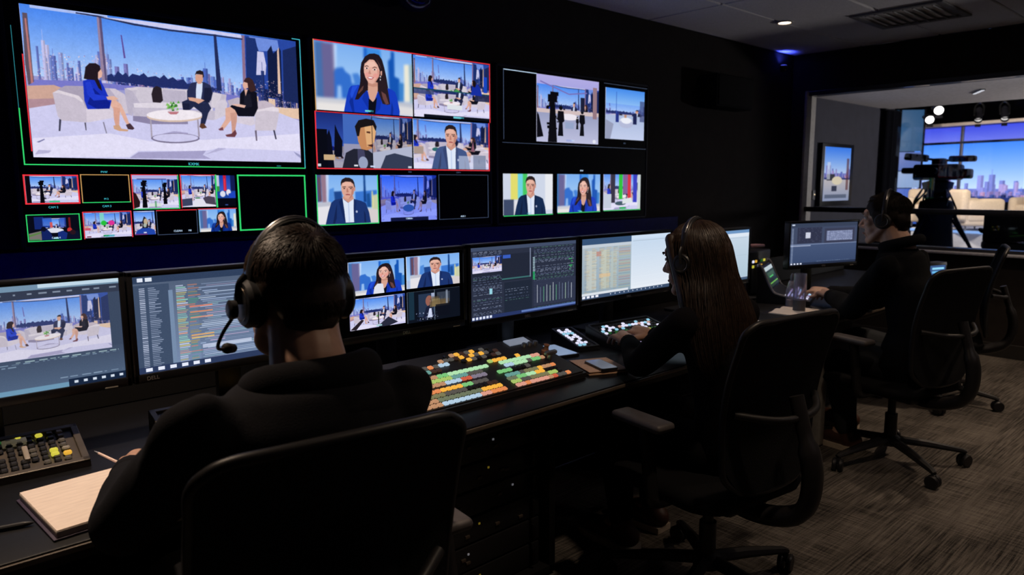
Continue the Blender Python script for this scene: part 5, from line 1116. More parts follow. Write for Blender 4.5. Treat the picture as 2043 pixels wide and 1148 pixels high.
# ---------------------------------------------------------------- people and headsets
def organic(name, b, voxel, m, parent, it=6, fac=.5, angle=None):
    """union of closed shapes grown into one continuous skin"""
    me = b.mesh('tmp'); o = bpy.data.objects.new('tmp', me); COL.objects.link(o)
    r = o.modifiers.new('r', 'REMESH'); r.mode = 'VOXEL'; r.voxel_size = voxel; r.adaptivity = 0
    if it: s = o.modifiers.new('s', 'SMOOTH'); s.iterations = it; s.factor = fac
    out = bpy.data.meshes.new_from_object(o.evaluated_get(bpy.context.evaluated_depsgraph_get()))
    bpy.data.objects.remove(o); bpy.data.meshes.remove(me)
    out.materials.clear()
    return link(name, out, m, parent, True, angle)
def limb(b, pts, rad, n=14, flat=1.0, up=(0, 0, 1), k=5):
    P = [Vector(p) for p in pts]
    C = catmull(P, k); m = len(C); R = []
    for i in range(m):
        t = i/(m-1)*(len(rad)-1); j = min(int(t), len(rad)-2); f = t-j; f = f*f*(3-2*f); R.append(rad[j]*(1-f)+rad[j+1]*f)
    d0 = (C[0]-C[1]).normalized(); d1 = (C[-1]-C[-2]).normalized()
    pre = [(C[0]+d0*R[0]*math.sin(a), R[0]*math.cos(a)) for a in (1.45, 1.1, .7, .35)]
    post = [(C[-1]+d1*R[-1]*math.sin(a), R[-1]*math.cos(a)) for a in (.35, .7, 1.1, 1.45)]
    al = pre+list(zip(C, R))+post
    return b.tube([p for p, _ in al], [r for _, r in al], n, True, flat, up=up)
def oval(b, rings, n=20):
    """loft through (centre, rx, ry, yaw) ovals lying flat"""
    out = []
    for c, rx, ry, yw in rings:
        cs, sn = math.cos(yw), math.sin(yw)
        out.append([Vector((c[0]+rx*math.cos(t)*cs-ry*math.sin(t)*sn, c[1]+rx*math.cos(t)*sn+ry*math.sin(t)*cs, c[2])) for t in [2*PI*i/n for i in range(n)]])
    return b.loft(out)
def place(b, local, M): return b.add(local.v, local.f, M)
def head_shape(fem=False):
    h = MB(); w = .96 if fem else 1
    h.ell((0, -.014, .032), (.075*w, .094, .080), nu=22, nv=16)
    h.ell((0, .026, -.030), (.060*w, .064, .082), nu=20, nv=14)
    limb(h, [(-.058*w, .0, -.045), (-.046*w, .045, -.088), (0, .072, -.104), (.046*w, .045, -.088), (.058*w, .0, -.045)], [.014, .015, .017, .015, .014])
    h.ell((0, .070, -.100), (.022, .020, .018)); h.ell((0, .066, .030), (.054*w, .024, .022)); h.ell((0, .079, .018), (.044*w, .011, .008))
    limb(h, [(0, .087, .008), (0, .098, -.012), (0, .108, -.030)], [.006, .008, .0105]); h.ell((0, .094, -.036), (.017, .012, .008))
    for s in (-1, 1):
        h.ell((s*.042*w, .058, -.020), (.022, .022, .020)); h.ell((s*.034*w, .050, -.058), (.026, .028, .03))
        h.ell((s*.077*w, -.006, -.012), (.008, .019, .031), (0, s*.15, s*.25)); h.ell((s*.074*w, -.001, -.034), (.007, .011, .012))
    h.ell((0, .083, -.064), (.021, .011, .0065)); h.ell((0, .082, -.075), (.018, .011, .007)); h.ell((0, .078, -.048), (.016, .010, .012))
    return h
def hand_shape(side, curl=.5, spread=1.0):
    """side -1 left, +1 right; origin wrist, fingers +Y, back of hand +Z"""
    h = MB()
    limb(h, [(0, -.03, 0), (0, .0, 0), (0, .03, .002), (0, .075, .003)], [.020, .021, .026, .027], flat=.0+1.0)
    for i, x in enumerate((-.030, -.010, .010, .029)): limb(h, [(x*.5, .02, .001), (x, .086, .003)], [.013, .0115])
    L = [(.026, .018, .016), (.029, .021, .017), (.027, .019, .017), (.021, .015, .014)]
    for i, x in enumerate((-.032, -.0107, .0107, .031)):
        l = L[i] if side > 0 else L[i]
        p = Vector((x*side*(1) if True else x, .088, .003)); yaw = -x*side*3.4*spread*-1; pts = [Vector((p.x*.8, .06, .003)), p.copy()]; a = .10
        for j, ln in enumerate(l):
            a += curl*(.55, .75, .5)[j]
            p = p+Vector((math.sin(yaw)*math.cos(a), math.cos(yaw)*math.cos(a), -math.sin(a)))*ln*1.5*(.92 if j else 1); pts.append(p.copy())
        limb(h, pts, [.0100, .0098, .0090, .0082, .0072], n=10, k=4)
    s = -side
    limb(h, [(s*.014, .012, -.004), (s*.036, .036, -.012), (s*.050, .062, -.018), (s*.050, .086, -.024)], [.015, .013, .0105, .0085], n=10)
    return h
def frame_to(p, fwd, upv=(0, 0, 1)):
    y = Vector(fwd).normalized(); z = Vector(upv); z = (z-y*z.dot(y)).normalized(); x = y.cross(z)
    M = Matrix((x, y, z)).transposed().to_4x4(); M.translation = p; return M
m_skin = mat('skin', (.50, .30, .22), .5, scale=60, var=.07, bump=.05)
m_hairb = mat('short_brown_hair', (.036, .021, .014), .45, scale=120, var=.4)
m_hairl = mat('long_dark_brown_hair', (.034, .019, .012), .42, scale=80, var=.4)
m_hood = mat('black_sweatshirt', (.0095, .0095, .0118), .95, scale=400, bump=.25, var=.2, spec=.08)
m_top = mat('black_knit_top', (.0055, .005, .0065), .95, scale=300, bump=.3, var=.2, spec=.08)
m_jack = mat('dark_fleece', (.006, .0065, .008), .95, scale=300, bump=.3, var=.2, spec=.08)
m_trs = mat('dark_trousers', (.006, .006, .007), .95, scale=300, spec=.1); m_jean = mat('grey_jeans', (.03, .033, .038), .95, scale=300, spec=.1)
m_shoe = mat('brown_shoe', (.07, .028, .018), .5); m_lips = mat('lips', (.36, .16, .14), .45)
m_sole = mat('pale_sole', (.62, .52, .40), .6)
m_eye = mat('eye_white', (.7, .68, .66), .2); m_iris = mat('dark_iris', (.03, .02, .015), .2)
def strands(name, paths, r0, m, parent):
    b = MB()
    for P in paths: b.tube(P, [r0*(1-.8*i/(len(P)-1)) for i in range(len(P))], 3, False)
    return b.obj(name, m, parent, angle=None)

def short_hair(HM, parent, seed, m=None, name='hair', n=5200):
    m = m or m_hairb
    r = random.Random(seed); b = MB(); c = MB()
    c.ell((0, -.016, .040), (.0795, .0975, .0800), nu=24, nv=16)
    c.ell((0, -.066, -.004), (.066, .042, .066), nu=18, nv=12)
    c.ell((0, -.074, -.040), (.050, .026, .036), nu=18, nv=12)
    for s in (-1, 1): c.ell((s*.069, -.012, .016), (.013, .058, .040)); c.ell((s*.071, .028, -.004), (.006, .010, .026))
    c.ell((0, .026, .096), (.053, .040, .018))
    place(b, c, HM)
    h = organic(name, b, .005, m, parent, 4)
    paths = []; crown = Vector((.012, -.070, .095)); L = Matrix(HM)
    while len(paths) < n:
        z = r.uniform(-.7, 1); t = r.uniform(0, 2*PI); q = math.sqrt(1-z*z)
        nn = Vector((q*math.cos(t), q*math.sin(t), z))
        p = Vector((0, -.016, .036))+Vector((nn.x*.079, nn.y*.0965, nn.z*.081))
        if nn.z < -.05:
            if nn.y > -.3: continue
            p = Vector((nn.x*.068, -.055+nn.y*.050, -.008+nn.z*.062))
        if nn.y > .45 and nn.z < .68: continue
        if abs(nn.x) > .8 and nn.z < -.05: continue
        d = (p-crown); d -= nn*d.dot(nn)
        if d.length < 1e-4: continue
        d.normalize(); sw = nn.cross(d)*.35; d = (d+sw).normalized()
        ln = r.uniform(.012, .022)*(1.25 if nn.z > .3 else .8)
        d2 = Vector((0, 0, -1)) if nn.z < .3 else d
        P = [p, p+d*ln*.5+nn*ln*.22, p+d*ln*.85+d2*ln*.15+nn*ln*.20]
        paths.append([L @ Vector(v) for v in P])
    hs = strands('hair_strands', paths, .0011, m, h); return h

def headset(label, HM, boom=-1, boom_pts=None, cup_size=1.0, k=1.0, top=.135):
    t = thing('headset', label, 'headset'); t.matrix_world = HM
    arc = [(math.cos(a)*.0885*k, -.014-.008*math.sin(a), -.002+top*math.sin(a)**.85 if math.sin(a) > 0 else -.002) for a in [PI*i/20 for i in range(21)]]
    MB().tube(arc, .0035, 8, flat=3.2, up=(0, 1, 0)).obj('headband', m_black, t, angle=60)
    MB().tube([(x*.975, y, z*.965+.0) for x, y, z in arc[5:16]], .0055, 8, flat=2.6, up=(0, 1, 0)).obj('headband_pad', m_matte, t, angle=60)
    MB().tube([(x*1.01, y-.002, z*1.02+.0015) for x, y, z in arc[4:17]], .0015, 6, flat=2.0, up=(0, 1, 0)).obj('band_trim', mat('silver_band', (.35, .33, .32), .25, .8), t, angle=60)
    for s in (-1, 1):
        X = Matrix.Translation((s*.074*k, -.008, -.012)) @ Matrix.Rotation(s*PI/2, 4, 'Y') @ Matrix.Diagonal((cup_size, cup_size, .78, 1))
        cup = MB().lathe([(.004, .001), (.036, .001), (.042, .008), (.043, .022), (.037, .031), (.020, .034), (.002, .034)], 28, X).obj('ear_cup', m_black, t)
        MB().lathe([(.030, -.006), (.040, -.007), (.044, .0), (.042, .008), (.030, .009)], 28, X).obj('ear_pad', m_matte, cup)
        MB().lathe([(.0285, .0345), (.0300, .0352), (.0300, .0335)], 28, X, cap=False).obj('cup_ring', mat('cup_ring_metal', (.25, .2, .15), .25, .8), cup)
        MB().tube(catmull([(s*.088*k, -.014, .036), (s*.100*k, -.012, .020), (s*.102*k, -.010, -.012)], 4), .004, 6, flat=2).obj('yoke', m_black, t, angle=60)
    s = boom
    if not s: return t
    bp = boom_pts or [(s*.108, .002, -.020), (s*.112, .030, -.050), (s*.100, .068, -.072), (s*.070, .098, -.078)]
    MB().lathe([(.016, .030), (.017, .040), (.012, .043), (.002, .043)], 18, Matrix.Translation((s*.078*k, -.004, -.020)) @ Matrix.Rotation(s*PI/2, 4, 'Y')).obj('boom_joint', m_black, t)
    MB().tube(catmull(bp, 6), .0032, 8).obj('mic_boom', m_black, t, angle=60)
    e = Vector(bp[-1]); d = (e-Vector(bp[-2])).normalized()
    mb = MB(); limb(mb, [e-d*.004, e+d*.014], [.010, .0085]); mb.obj('microphone', m_matte, t, angle=60)
    return t

def person(label, S):
    """S: joint positions in the room"""
    root = thing('person', label, 'person', (S['pelvis'][0], S['pelvis'][1], 0))
    O = Matrix.Translation((-S['pelvis'][0], -S['pelvis'][1], 0)); V = lambda k: Vector(S[k])
    fem = S.get('fem', False); yw = S.get('yaw', 0)
    HM = Matrix.Translation(S['head']) @ Euler(S['head_rot'], 'XYZ').to_matrix().to_4x4()
    up = HM.to_3x3() @ Vector((0, 0, 1)); nb = V('neck')
    body = MB(); place(body, head_shape(fem), HM)
    k = S.get('bulk', 1.0); nk = .052 if fem else .062
    limb(body, [HM @ Vector((0, -.028, .0)), HM @ Vector((0, -.030, -.070)), nb+Vector((0, -.004, .0)), nb-Vector((0, 0, .06))], [nk, nk, nk*1.08, nk*1.25])
    def torso(b, g):
        p, w, c = V('pelvis'), V('waist'), V('chest')
        sh = (V('shl')+V('shr'))/2; d = V('shr')-V('shl'); ya = math.atan2(d.y, d.x); hw = d.length/2
        oval(b, [(p-Vector((0, 0, .09)), .13*k+g, .10*k+g, yw), (p, .165*k+g, .125*k+g, yw), (w, .150*k+g, .112*k+g, yw), (c, hw*.94+g, .120*k+g, ya), (sh-Vector((0, 0, .035)), hw*.98+g, .105*k+g, ya), (sh+Vector((0, 0, .010)), hw*.93+g, .090*k+g, ya), (sh+(nb-sh)*.48+Vector((0, 0, .024)), hw*.76+g, .082*k+g, ya), (sh+(nb-sh)*.78+Vector((0, 0, .012)), hw*.52+g, .075*k+g, ya), (nb+Vector((0, 0, -.010)), .082*k+g, .070*k+g, ya), (nb+Vector((0, 0, .012)), .060*k+g, .058*k+g, ya)])
    def arm(b, s, g, to=1.0):
        a, e, w = V('sh'+s), V('el'+s), V('wr'+s); w2 = e+(w-e)*to
        limb(b, [a+Vector((0, 0, .0)), (a+e)/2, e, (e*.55+w2*.45), w2], [.052*k+g, .053*k+g, .046*k+g, .043*k+g, (.026 if to > .98 else .032)*k+g*.8])
    def leg(b, s, g, to=1.0):
        h, n, a = V('hip'+s), V('kn'+s), V('an'+s); a2 = n+(a-n)*to
        limb(b, [h, (h+n)/2, n, (n+a2)/2, a2], [.085*k+g, .075*k+g, .056*k+g, .052*k+g, .038*k+g])
    torso(body, -.008)
    for s in 'lr':
        arm(body, s, -.008, 1.0); leg(body, s, -.010)
        sd = -1 if s == 'l' else 1
        place(body, hand_shape(sd, S.get('curl', .5)), frame_to(S['wr'+s], S['hd'+s], S.get('hu'+s, (0, 0, 1))))
        limb(body, [V('an'+s), V('an'+s)+Vector((S.get('toe', 0)*.5, .08, -.045)), V('an'+s)+Vector((S.get('toe', 0), .15, -.055))], [.036, .034, .026])
    bo = organic('body', body, .0042, m_skin, root, 5); bo.matrix_parent_inverse = Matrix(); bo.data.transform(O)
    # clothes
    top = MB(); torso(top, .010)
    for s in 'lr': arm(top, s, .008, .93)
    if 'extra' in S: S['extra'](top, V)
    g = organic(S['top'][0], top, .0075, S['top'][1], root, 16); g.data.transform(O)
    for s in 'lr':
        e, w = V('el'+s), V('wr'+s); c = e+(w-e)*.90; d = (w-e).normalized()
        cf = MB().tube([c-d*.03, c-d*.025, c+d*.02, c+d*.024], [.037*k, .040*k, .036*k, .030*k], 18).obj('cuff', S['top'][1], g, angle=70); cf.data.transform(O)
    if 'collar' in S:
        cb = MB(); S['collar'](cb, V); cg = organic(S.get('collar_name', 'hood'), cb, .006, S['top'][1], g, 12); cg.data.transform(O)
    tr = MB(); oval(tr, [(V('pelvis')-Vector((0, 0, .10)), .12*k, .09*k, yw), (V('pelvis'), .172*k, .13*k, yw), (V('pelvis')+Vector((0, 0, .07)), .160*k, .118*k, yw)])
    for s in 'lr': leg(tr, s, .012, .96)
    o = organic('trousers', tr, .009, S.get('trs', m_trs), root, 5); o.data.transform(O)
    for s in 'lr':
        a = V('an'+s); tx = S.get('toe', 0); sb = MB()
        limb(sb, [(a.x, a.y-.035, .055), (a.x+tx*.3, a.y+.05, .055), (a.x+tx, a.y+.165, .042)], [.043, .044, .034]); limb(sb, [(a.x, a.y-.01, .05), (a.x, a.y-.005, .105)], [.046, .043])
        o = organic('shoe', sb, .006, m_shoe, root, 4); o.data.transform(O)
        so = MB(); pl = [(a.x+x+tx*(y/.17), a.y+y) for x, y in ((-.040, -.065), (.040, -.065), (.047, .0), (.050, .11), (.036, .185), (0, .205), (-.036, .185), (-.050, .11), (-.047, 0))]
        so.prism(pl, .002, .026); so.obj('sole', m_sole, o, angle=40).data.transform(O)
    # eyes and brows
    for s in (-1, 1):
        e = MB(); l = MB(); l.ell((s*.031, .0748, .006), (.0125, .0105, .0068), nu=14, nv=10); place(e, l, HM)
        ey = e.obj('eye', m_eye, root, angle=None); ey.data.transform(O)
        e = MB(); l = MB(); l.ell((s*.031, .0842, .005), (.0048, .0018, .0048)); place(e, l, HM); e.obj('iris', m_iris, ey, angle=None).data.transform(O)
        e = MB(); l = MB(); limb(l, [(s*.014, .0905, .024), (s*.030, .091, .028), (s*.047, .081, .023)], [.003, .0036, .002], n=8); place(e, l, HM); e.obj('eyebrow', S.get('hair_m', m_hairb), root, angle=None).data.transform(O)
    e = MB(); l = MB(); limb(l, [(-.019, .0885, -.069), (-.008, .0945, -.067), (0, .0945, -.068), (.008, .0945, -.067), (.019, .0885, -.069)], [.0026, .0042, .0042, .0042, .0026], n=8); place(e, l, HM)
    e.obj('lips', m_lips, root, angle=None).data.transform(O)
    return root, O, HM

# the hooded man in front, seen from behind
def hood1(b, V):
    n = V('neck')
    limb(b, [n+Vector((-.062, .080, -.055)), n+Vector((-.098, .020, -.020)), n+Vector((-.088, -.045, .000)), n+Vector((-.02, -.078, .002)), n+Vector((.05, -.076, .002)), n+Vector((.096, -.040, .000)), n+Vector((.102, .020, -.020)), n+Vector((.062, .080, -.055))], [.018, .022, .026, .028, .028, .026, .022, .018], flat=1.3)
    limb(b, [n+Vector((-.115, -.030, -.050)), n+Vector((-.085, -.088, -.062)), n+Vector((.01, -.108, -.072)), n+Vector((.09, -.090, -.062)), n+Vector((.120, -.030, -.050))], [.018, .026, .030, .026, .018], flat=1.5)
    limb(b, [n+Vector((-.075, -.085, -.105)), n+Vector((.01, -.104, -.135)), n+Vector((.085, -.085, -.105))], [.020, .028, .020], flat=1.5)
    limb(b, [n+Vector((-.06, -.112, -.035)), n+Vector((.01, -.130, -.048)), n+Vector((.07, -.112, -.035))], [.006, .008, .006])
def folds1(b, V):
    for s, sg in (('l', -1), ('r', 1)):
        a, e = V('sh'+s), V('el'+s)
        limb(b, [a+Vector((sg*.01, -.02, .045)), a+Vector((sg*.045, .0, .015)), (a+e)/2+Vector((sg*.03, -.02, 0))], [.030, .036, .030])
        limb(b, [e+Vector((sg*-.01, -.03, .02)), e+Vector((sg*.012, .0, -.012)), e+Vector((0, .05, -.02))], [.026, .036, .026])
S1 = dict(pelvis=(.545, 1.13, .505), waist=(.545, 1.09, .66), chest=(.545, 1.085, .84), neck=(.562, 1.150, 1.022), head=(.573, 1.215, 1.150), head_rot=(math.radians(-7), math.radians(1.5), math.radians(-2)),
          shl=(.374, 1.12, .957), shr=(.706, 1.10, .945), ell=(.295, 1.33, .760), elr=(.775, 1.30, .735), wrl=(.385, 1.640, .738), wrr=(.735, 1.50, .735), hdl=(.40, .9, -.10), hdr=(-.1, 1, -.05), bulk=1.06, curl=.75,
          hipl=(.455, 1.19, .49), hipr=(.635, 1.19, .49), knl=(.43, 1.60, .50), knr=(.67, 1.60, .50), anl=(.42, 1.58, .10), anr=(.68, 1.60, .10), top=('hooded_sweatshirt', m_hood), collar=hood1, extra=folds1)
p1, O1, H1 = person('person seen from behind in a black hooded sweatshirt, wearing a headset, seated nearest the camera', S1)
short_hair(O1 @ H1, p1, 1)
headset('black headset with boom microphone on the short-haired head of the hooded man', H1, -1, [(-.108, .004, -.030), (-.122, .030, -.062), (-.122, .058, -.088), (-.098, .078, -.092)])
t = thing('pen', 'thin pale pen held in the hooded man\'s left hand over the notebook', 'pen', (.395, 1.775, .712), math.radians(30), rot=(0, -.35, 2.2))
MB().tube([(-.065, 0, 0), (.06, 0, 0)], .003, 8).obj('barrel', mat('rose_barrel', (.75, .55, .50), .35), t); MB().tube([(.06, 0, 0), (.072, 0, 0)], [.003, .0008], 8).obj('tip', m_steel, t)

# the woman with long hair
S2 = dict(pelvis=(2.06, 1.18, .495), waist=(2.045, 1.185, .63), chest=(2.03, 1.205, .80), neck=(2.015, 1.265, .985), head=(2.005, 1.325, 1.105), head_rot=(math.radians(-9), math.radians(0), math.radians(6)), fem=True,
          shl=(1.862, 1.255, .915), shr=(2.175, 1.235, .915), ell=(1.925, 1.470, .740), elr=(2.315, 1.46, .740), wrl=(2.105, 1.665, .755), wrr=(2.290, 1.695, .752), hdl=(.55, .8, .02), hdr=(.05, 1, -.02), bulk=.90, curl=.45,
          hipl=(1.975, 1.24, .48), hipr=(2.145, 1.24, .48), knl=(1.99, 1.63, .49), knr=(2.2, 1.63, .49), anl=(2.0, 1.60, .10), anr=(2.21, 1.62, .10), top=('knit_top', m_top), hair_m=m_hairl,
          collar_name='collar', collar=lambda b, V: limb(b, [V('neck')+Vector((.07*math.cos(a), .062*math.sin(a)-.006, -.004-.014*math.sin(a))) for a in [2*PI*i/10 for i in range(11)]], [.012]*3))
p2, O2, H2 = person('person with long dark brown hair and a black top, typing on the white-lit key panel', S2)
def long_hair():
    HM = O2 @ H2; r = random.Random(8); c = MB(); b = MB()
    c.ell((0, -.018, .036), (.083, .100, .084), nu=24, nv=16)
    RG = [(.118, .006, .006, -.02), (.108, .040, .046, -.02), (.080, .072, .080, -.020), (.040, .086, .098, -.020), (0, .091, .100, -.024), (-.06, .098, .094, -.034), (-.11, .122, .088, -.046), (-.17, .150, .084, -.060), (-.24, .172, .074, -.074), (-.30, .178, .060, -.084), (-.345, .155, .038, -.088)]
    oval(c, [((.014*max(0, -z)/.3, cy-(ry*.18), z), rx*.96, ry*.80, 0) for z, rx, ry, cy in RG[3:]], 22)
    for s in (-1, 1): limb(c, [(s*.060, .040, .070), (s*.076, .026, .010), (s*.082, .008, -.06), (s*.095, -.008, -.13), (s*.112, -.020, -.20)], [.020, .020, .024, .026, .016])
    place(b, c, HM); h = organic('hair', b, .006, m_hairl, p2, 5)
    paths = []
    for i in range(2600):
        t = r.uniform(math.radians(120), math.radians(415)); off = r.uniform(.99, 1.06); kk = r.randint(8, 11); P = []; wv = r.uniform(0, 6); am = r.uniform(.003, .013)
        lay = r.uniform(0, .03)
        for j in range(kk):
            z, rx, ry, cy = RG[j]; tt = t+.06*math.sin(j*.7+wv)*max(0, j-4)/6
            P.append(HM @ Vector((rx*off*math.cos(tt)+am*math.sin(j*1.1+wv)*(j/8)+.014*max(0, -z)/.3, cy+ry*off*math.sin(tt), z-(lay if j > 6 else 0)+r.uniform(-.004, .004))))
        paths.append(catmull(P, 2))
    strands('hair_strands', paths, .0013, m_hairl, h)
long_hair()
headset('thin black headset over the long dark brown hair of the woman', H2 @ Matrix.Scale(1.02, 4), 0, k=1.03, cup_size=.74, top=.128)

# the man in profile
S3 = dict(pelvis=(3.62, 1.19, .505), waist=(3.615, 1.15, .66), chest=(3.61, 1.18, .84), neck=(3.62, 1.265, 1.035), head=(3.605, 1.335, 1.180), head_rot=(math.radians(-4), 0, math.radians(8)),
          shl=(3.465, 1.265, .950), shr=(3.755, 1.235, .955), ell=(3.525, 1.425, .745), elr=(3.90, 1.46, .745), wrl=(3.795, 1.655, .752), wrr=(3.915, 1.715, .752), hdl=(.8, .75, .03), hdr=(-.25, 1, -.02), bulk=1.06, curl=.45, toe=.02,
          hipl=(3.56, 1.18, .49), hipr=(3.74, 1.18, .49), knl=(3.60, 1.52, .50), knr=(3.92, 1.58, .50), anl=(3.63, 1.46, .10), anr=(3.95, 1.60, .10), top=('fleece_jacket', m_jack), trs=m_jean, extra=folds1, collar_name='collar',
          collar=lambda b, V: limb(b, [V('neck')+Vector((.080*math.cos(a), .074*math.sin(a)-.006, .030-.022*math.sin(a))) for a in [2*PI*i/10 for i in range(11)]], [.026]*3))
p3, O3, H3 = person('person in profile with short hair and a dark zip jacket, seated by the studio window', S3)
short_hair(O3 @ H3, p3, 5, mat('dark_short_hair', (.012, .008, .006), .6, scale=120, var=.4, spec=.2), n=4200)
headset('black headset on the man in profile by the studio window', H3, 0, cup_size=.84)
# ---------------------------------------------------------------- the studio behind the window
m_sfloor = mat('studio_floor', (.30, .32, .40), .35, scale=3)
m_swall = mat('studio_wall_grey', (.036, .035, .050), .85, scale=8)
m_sdark = mat('studio_black', (.006, .006, .009), .9, spec=.05)
structure(MB().box((16.6, 2.4, -.05), (19.9, 17.0, .1)).obj('floor', m_sfloor, smooth=False), 'pale blue-lit studio floor')
structure(MB().box((7.62, 3.24, 1.6), (1.96, .16, 3.2)).obj('wall_studio', m_swall, smooth=False), 'grey studio wall holding a framed monitor')
structure(MB().box((26.5, 2.4, 2.6), (.1, 17.0, 5.2)).obj('wall_studio_rear', m_sdark, smooth=False))
structure(MB().box((16.6, 10.9, 2.6), (19.9, .1, 5.2)).obj('wall_studio_left', m_sdark, smooth=False))
structure(MB().box((16.6, -6.0, 2.6), (19.9, .1, 5.2)).obj('wall_studio_right', m_sdark, smooth=False))
structure(MB().box((16.6, 2.4, 5.2), (19.9, 17.0, .1)).obj('ceiling', m_sdark, smooth=False), 'black studio ceiling')
structure(MB().box((6.62, 7.0, 2.6), (.1, 7.7, 5.2)).box((6.70, 2.4, 3.9), (.1, 17, 2.7)).obj('wall_studio_near', m_sdark, smooth=False))
structure(MB().box((7.50, 1.1, 2.20), (1.75, 4.2, .12), .01).obj('ceiling', mat('studio_soffit', (.62, .56, .54), .9, scale=40, bump=.1), smooth=False), 'grey soffit over the window on the studio side')
# screen wall: two bright picture panels with a purple header, steel mullions and pale top beam
A, B = Vector((19.9, 6.76, 0)), Vector((19.45, 4.41, 0)); D = (B-A).normalized(); ang = math.atan2(D.y, D.x)
t = thing('screen_wall', 'curved bright blue studio screen wall showing a city skyline', 'screen wall', A, ang)
def backing(x0, x1, z0, z1): return MB().box(((x0+x1)/2, -.06, (z0+z1)/2), (x1-x0, .1, z1-z0)).obj('backing', m_sdark, t, smooth=False)
def wall_panel(nm, x0, x1, z0, z1, pic, g): # faces the room (local -Y side is towards the camera)
    return panel(nm, x0, x1, z0, z1, -.02, .015, screen_mat(pic, IM[pic], g), t)
wall_panel('picture_panel', 0, 1.10, .92, 2.28, 'backdrop', 1.3); wall_panel('picture_panel', 1.16, 4.6, .92, 2.28, 'backdrop', 1.3)
wall_panel('header_panel', 0, 1.10, 2.34, 2.68, 'backdrop_top', 1.0); wall_panel('header_panel', 1.16, 4.6, 2.34, 2.68, 'backdrop_top', 1.15)
MB().box((1.13, -.03, 1.55), (.07, .06, 2.3), .005).obj('mullion', mat('mullion_steel', (.10, .10, .13), .4, .5), t)
MB().box((2.3, -.03, 2.31), (4.7, .06, .055), .005).obj('mullion', mat('mullion_dark', (.02, .025, .05), .4, .5), t)
MB().box((2.3, -.10, 2.73), (4.9, .3, .07), .005).obj('top_beam', mat('cream_beam', (.60, .50, .45), .6), t)
MB().box((2.3, .10, 1.5), (4.7, .2, 2.6)).obj('rear_frame', m_sdark, t, smooth=False)
# side flat of the set: tall bluish panels left of the screen wall
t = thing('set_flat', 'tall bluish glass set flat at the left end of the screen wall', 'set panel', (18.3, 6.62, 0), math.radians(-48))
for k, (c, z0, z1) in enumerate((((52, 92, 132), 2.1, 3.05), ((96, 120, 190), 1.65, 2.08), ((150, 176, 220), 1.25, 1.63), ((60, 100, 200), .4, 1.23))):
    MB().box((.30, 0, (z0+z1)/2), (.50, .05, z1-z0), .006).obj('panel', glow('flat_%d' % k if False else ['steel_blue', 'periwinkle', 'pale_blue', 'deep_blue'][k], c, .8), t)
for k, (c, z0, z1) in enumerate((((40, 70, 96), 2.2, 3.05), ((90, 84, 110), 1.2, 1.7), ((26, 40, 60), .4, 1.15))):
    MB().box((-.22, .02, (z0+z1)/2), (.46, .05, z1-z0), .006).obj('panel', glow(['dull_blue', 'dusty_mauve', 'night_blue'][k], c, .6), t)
for x in (-.47, .03, .57): MB().box((x, -.01, 1.54), (.04, .08, 3.07), .005).obj('post', m_sdark, t)
# stage, sofas
t = thing('stage', 'pale low stage carrying the cream sofas in front of the screen wall', 'stage', (17.6, 4.6, 0), ang)
MB().box((2.45, .2, .21), (6.6, 2.6, .42), .02).obj('platform', mat('stage_white', (.55, .56, .62), .5), t)
MB().box((2.45, -1.11, .38), (6.6, .02, .05)).obj('edge_strip', glow('stage_edge', (150, 190, 250), .9), t, smooth=False)
m_sofa = mat('cream_upholstery', (.62, .50, .38), .85, scale=60, bump=.2)
def sofa(label, x, y, z, w, rz):
    t = thing('sofa', label, 'sofa', (x, y, z), rz)
    MB().box((0, .38, .22), (w, .76, .24), .05).obj('base', m_sofa, t, angle=60)
    n = max(1, round(w/.8))
    for k in range(n): MB().box((-w/2+.10+(w-.2)*(k+.5)/n, .34, .40), ((w-.2)/n-.02, .62, .16), .05).obj('seat_cushion', m_sofa, t, angle=60)
    MB().box((0, .76, .50), (w, .18, .62), .07).obj('backrest', m_sofa, t, angle=60)
    for s in (-1, 1): MB().box((s*(w/2-.07), .38, .40), (.18, .74, .46), .07).obj('armrest', m_sofa, t, angle=60)
    for sx in (-1, 1):
        for sy in (.1, .68): MB().lathe([(.012, 0), (.02, .11)], 8, Matrix.Translation((sx*(w/2-.12), sy, 0))).obj('leg', m_steel, t)
sofa('cream armchair on the stage left of the studio camera', 17.10, 5.40, .42, .95, ang+.5)
sofa('long cream sofa on the stage right of the studio camera', 17.75, 3.10, .42, 2.5, ang-.15)
sofa('cream armchair in front of the sofa on the stage', 16.7, 4.2, .42, .85, ang+2.6)
# studio camera on its pedestal
t = thing('studio_camera', 'big studio camera on a heavy tripod, silhouetted against the blue screen wall', 'camera', (13.45, 4.18, 0), math.radians(8))
m_cam = mat('camera_black', (.006, .0065, .010), .6, spec=.2)
MB().box((-.02, 0, 1.53), (.62, .66, .26), .04).box((-.1, .42, 1.56), (.3, .2, .1), .03).box((-.1, -.40, 1.50), (.34, .18, .16), .03).box((.0, 0, 1.70), (.26, .2, .12), .03).obj('camera_body', m_cam, t)
MB().lathe([(.10, 0), (.125, .04), (.13, .30), (.15, .34), (.15, .40), (.12, .41), (.12, .36), (.002, .36)], 24, Matrix.Translation((.26, 0, 1.53)) @ Matrix.Rotation(PI/2, 4, 'Y')).obj('lens', m_cam, t)
MB().tube(catmull([(-.05, .36, 1.77), (0, .15, 1.75), (0, -.05, 1.72), (0, -.3, 1.74)], 5), .02, 8).obj('top_handle', m_cam, t)
v = MB().box((-.08, .33, 1.78), (.24, .34, .12), .03, rot=(.12, 0, 0)).obj('viewfinder', m_cam, t); MB().box((.0, -.33, 1.745), (.24, .38, .10), .03).obj('matte_box', m_cam, t)
MB().tube([(-.5, 0, 1.55), (-.3, 0, 1.55)], .05, 10).obj('battery', m_cam, t)
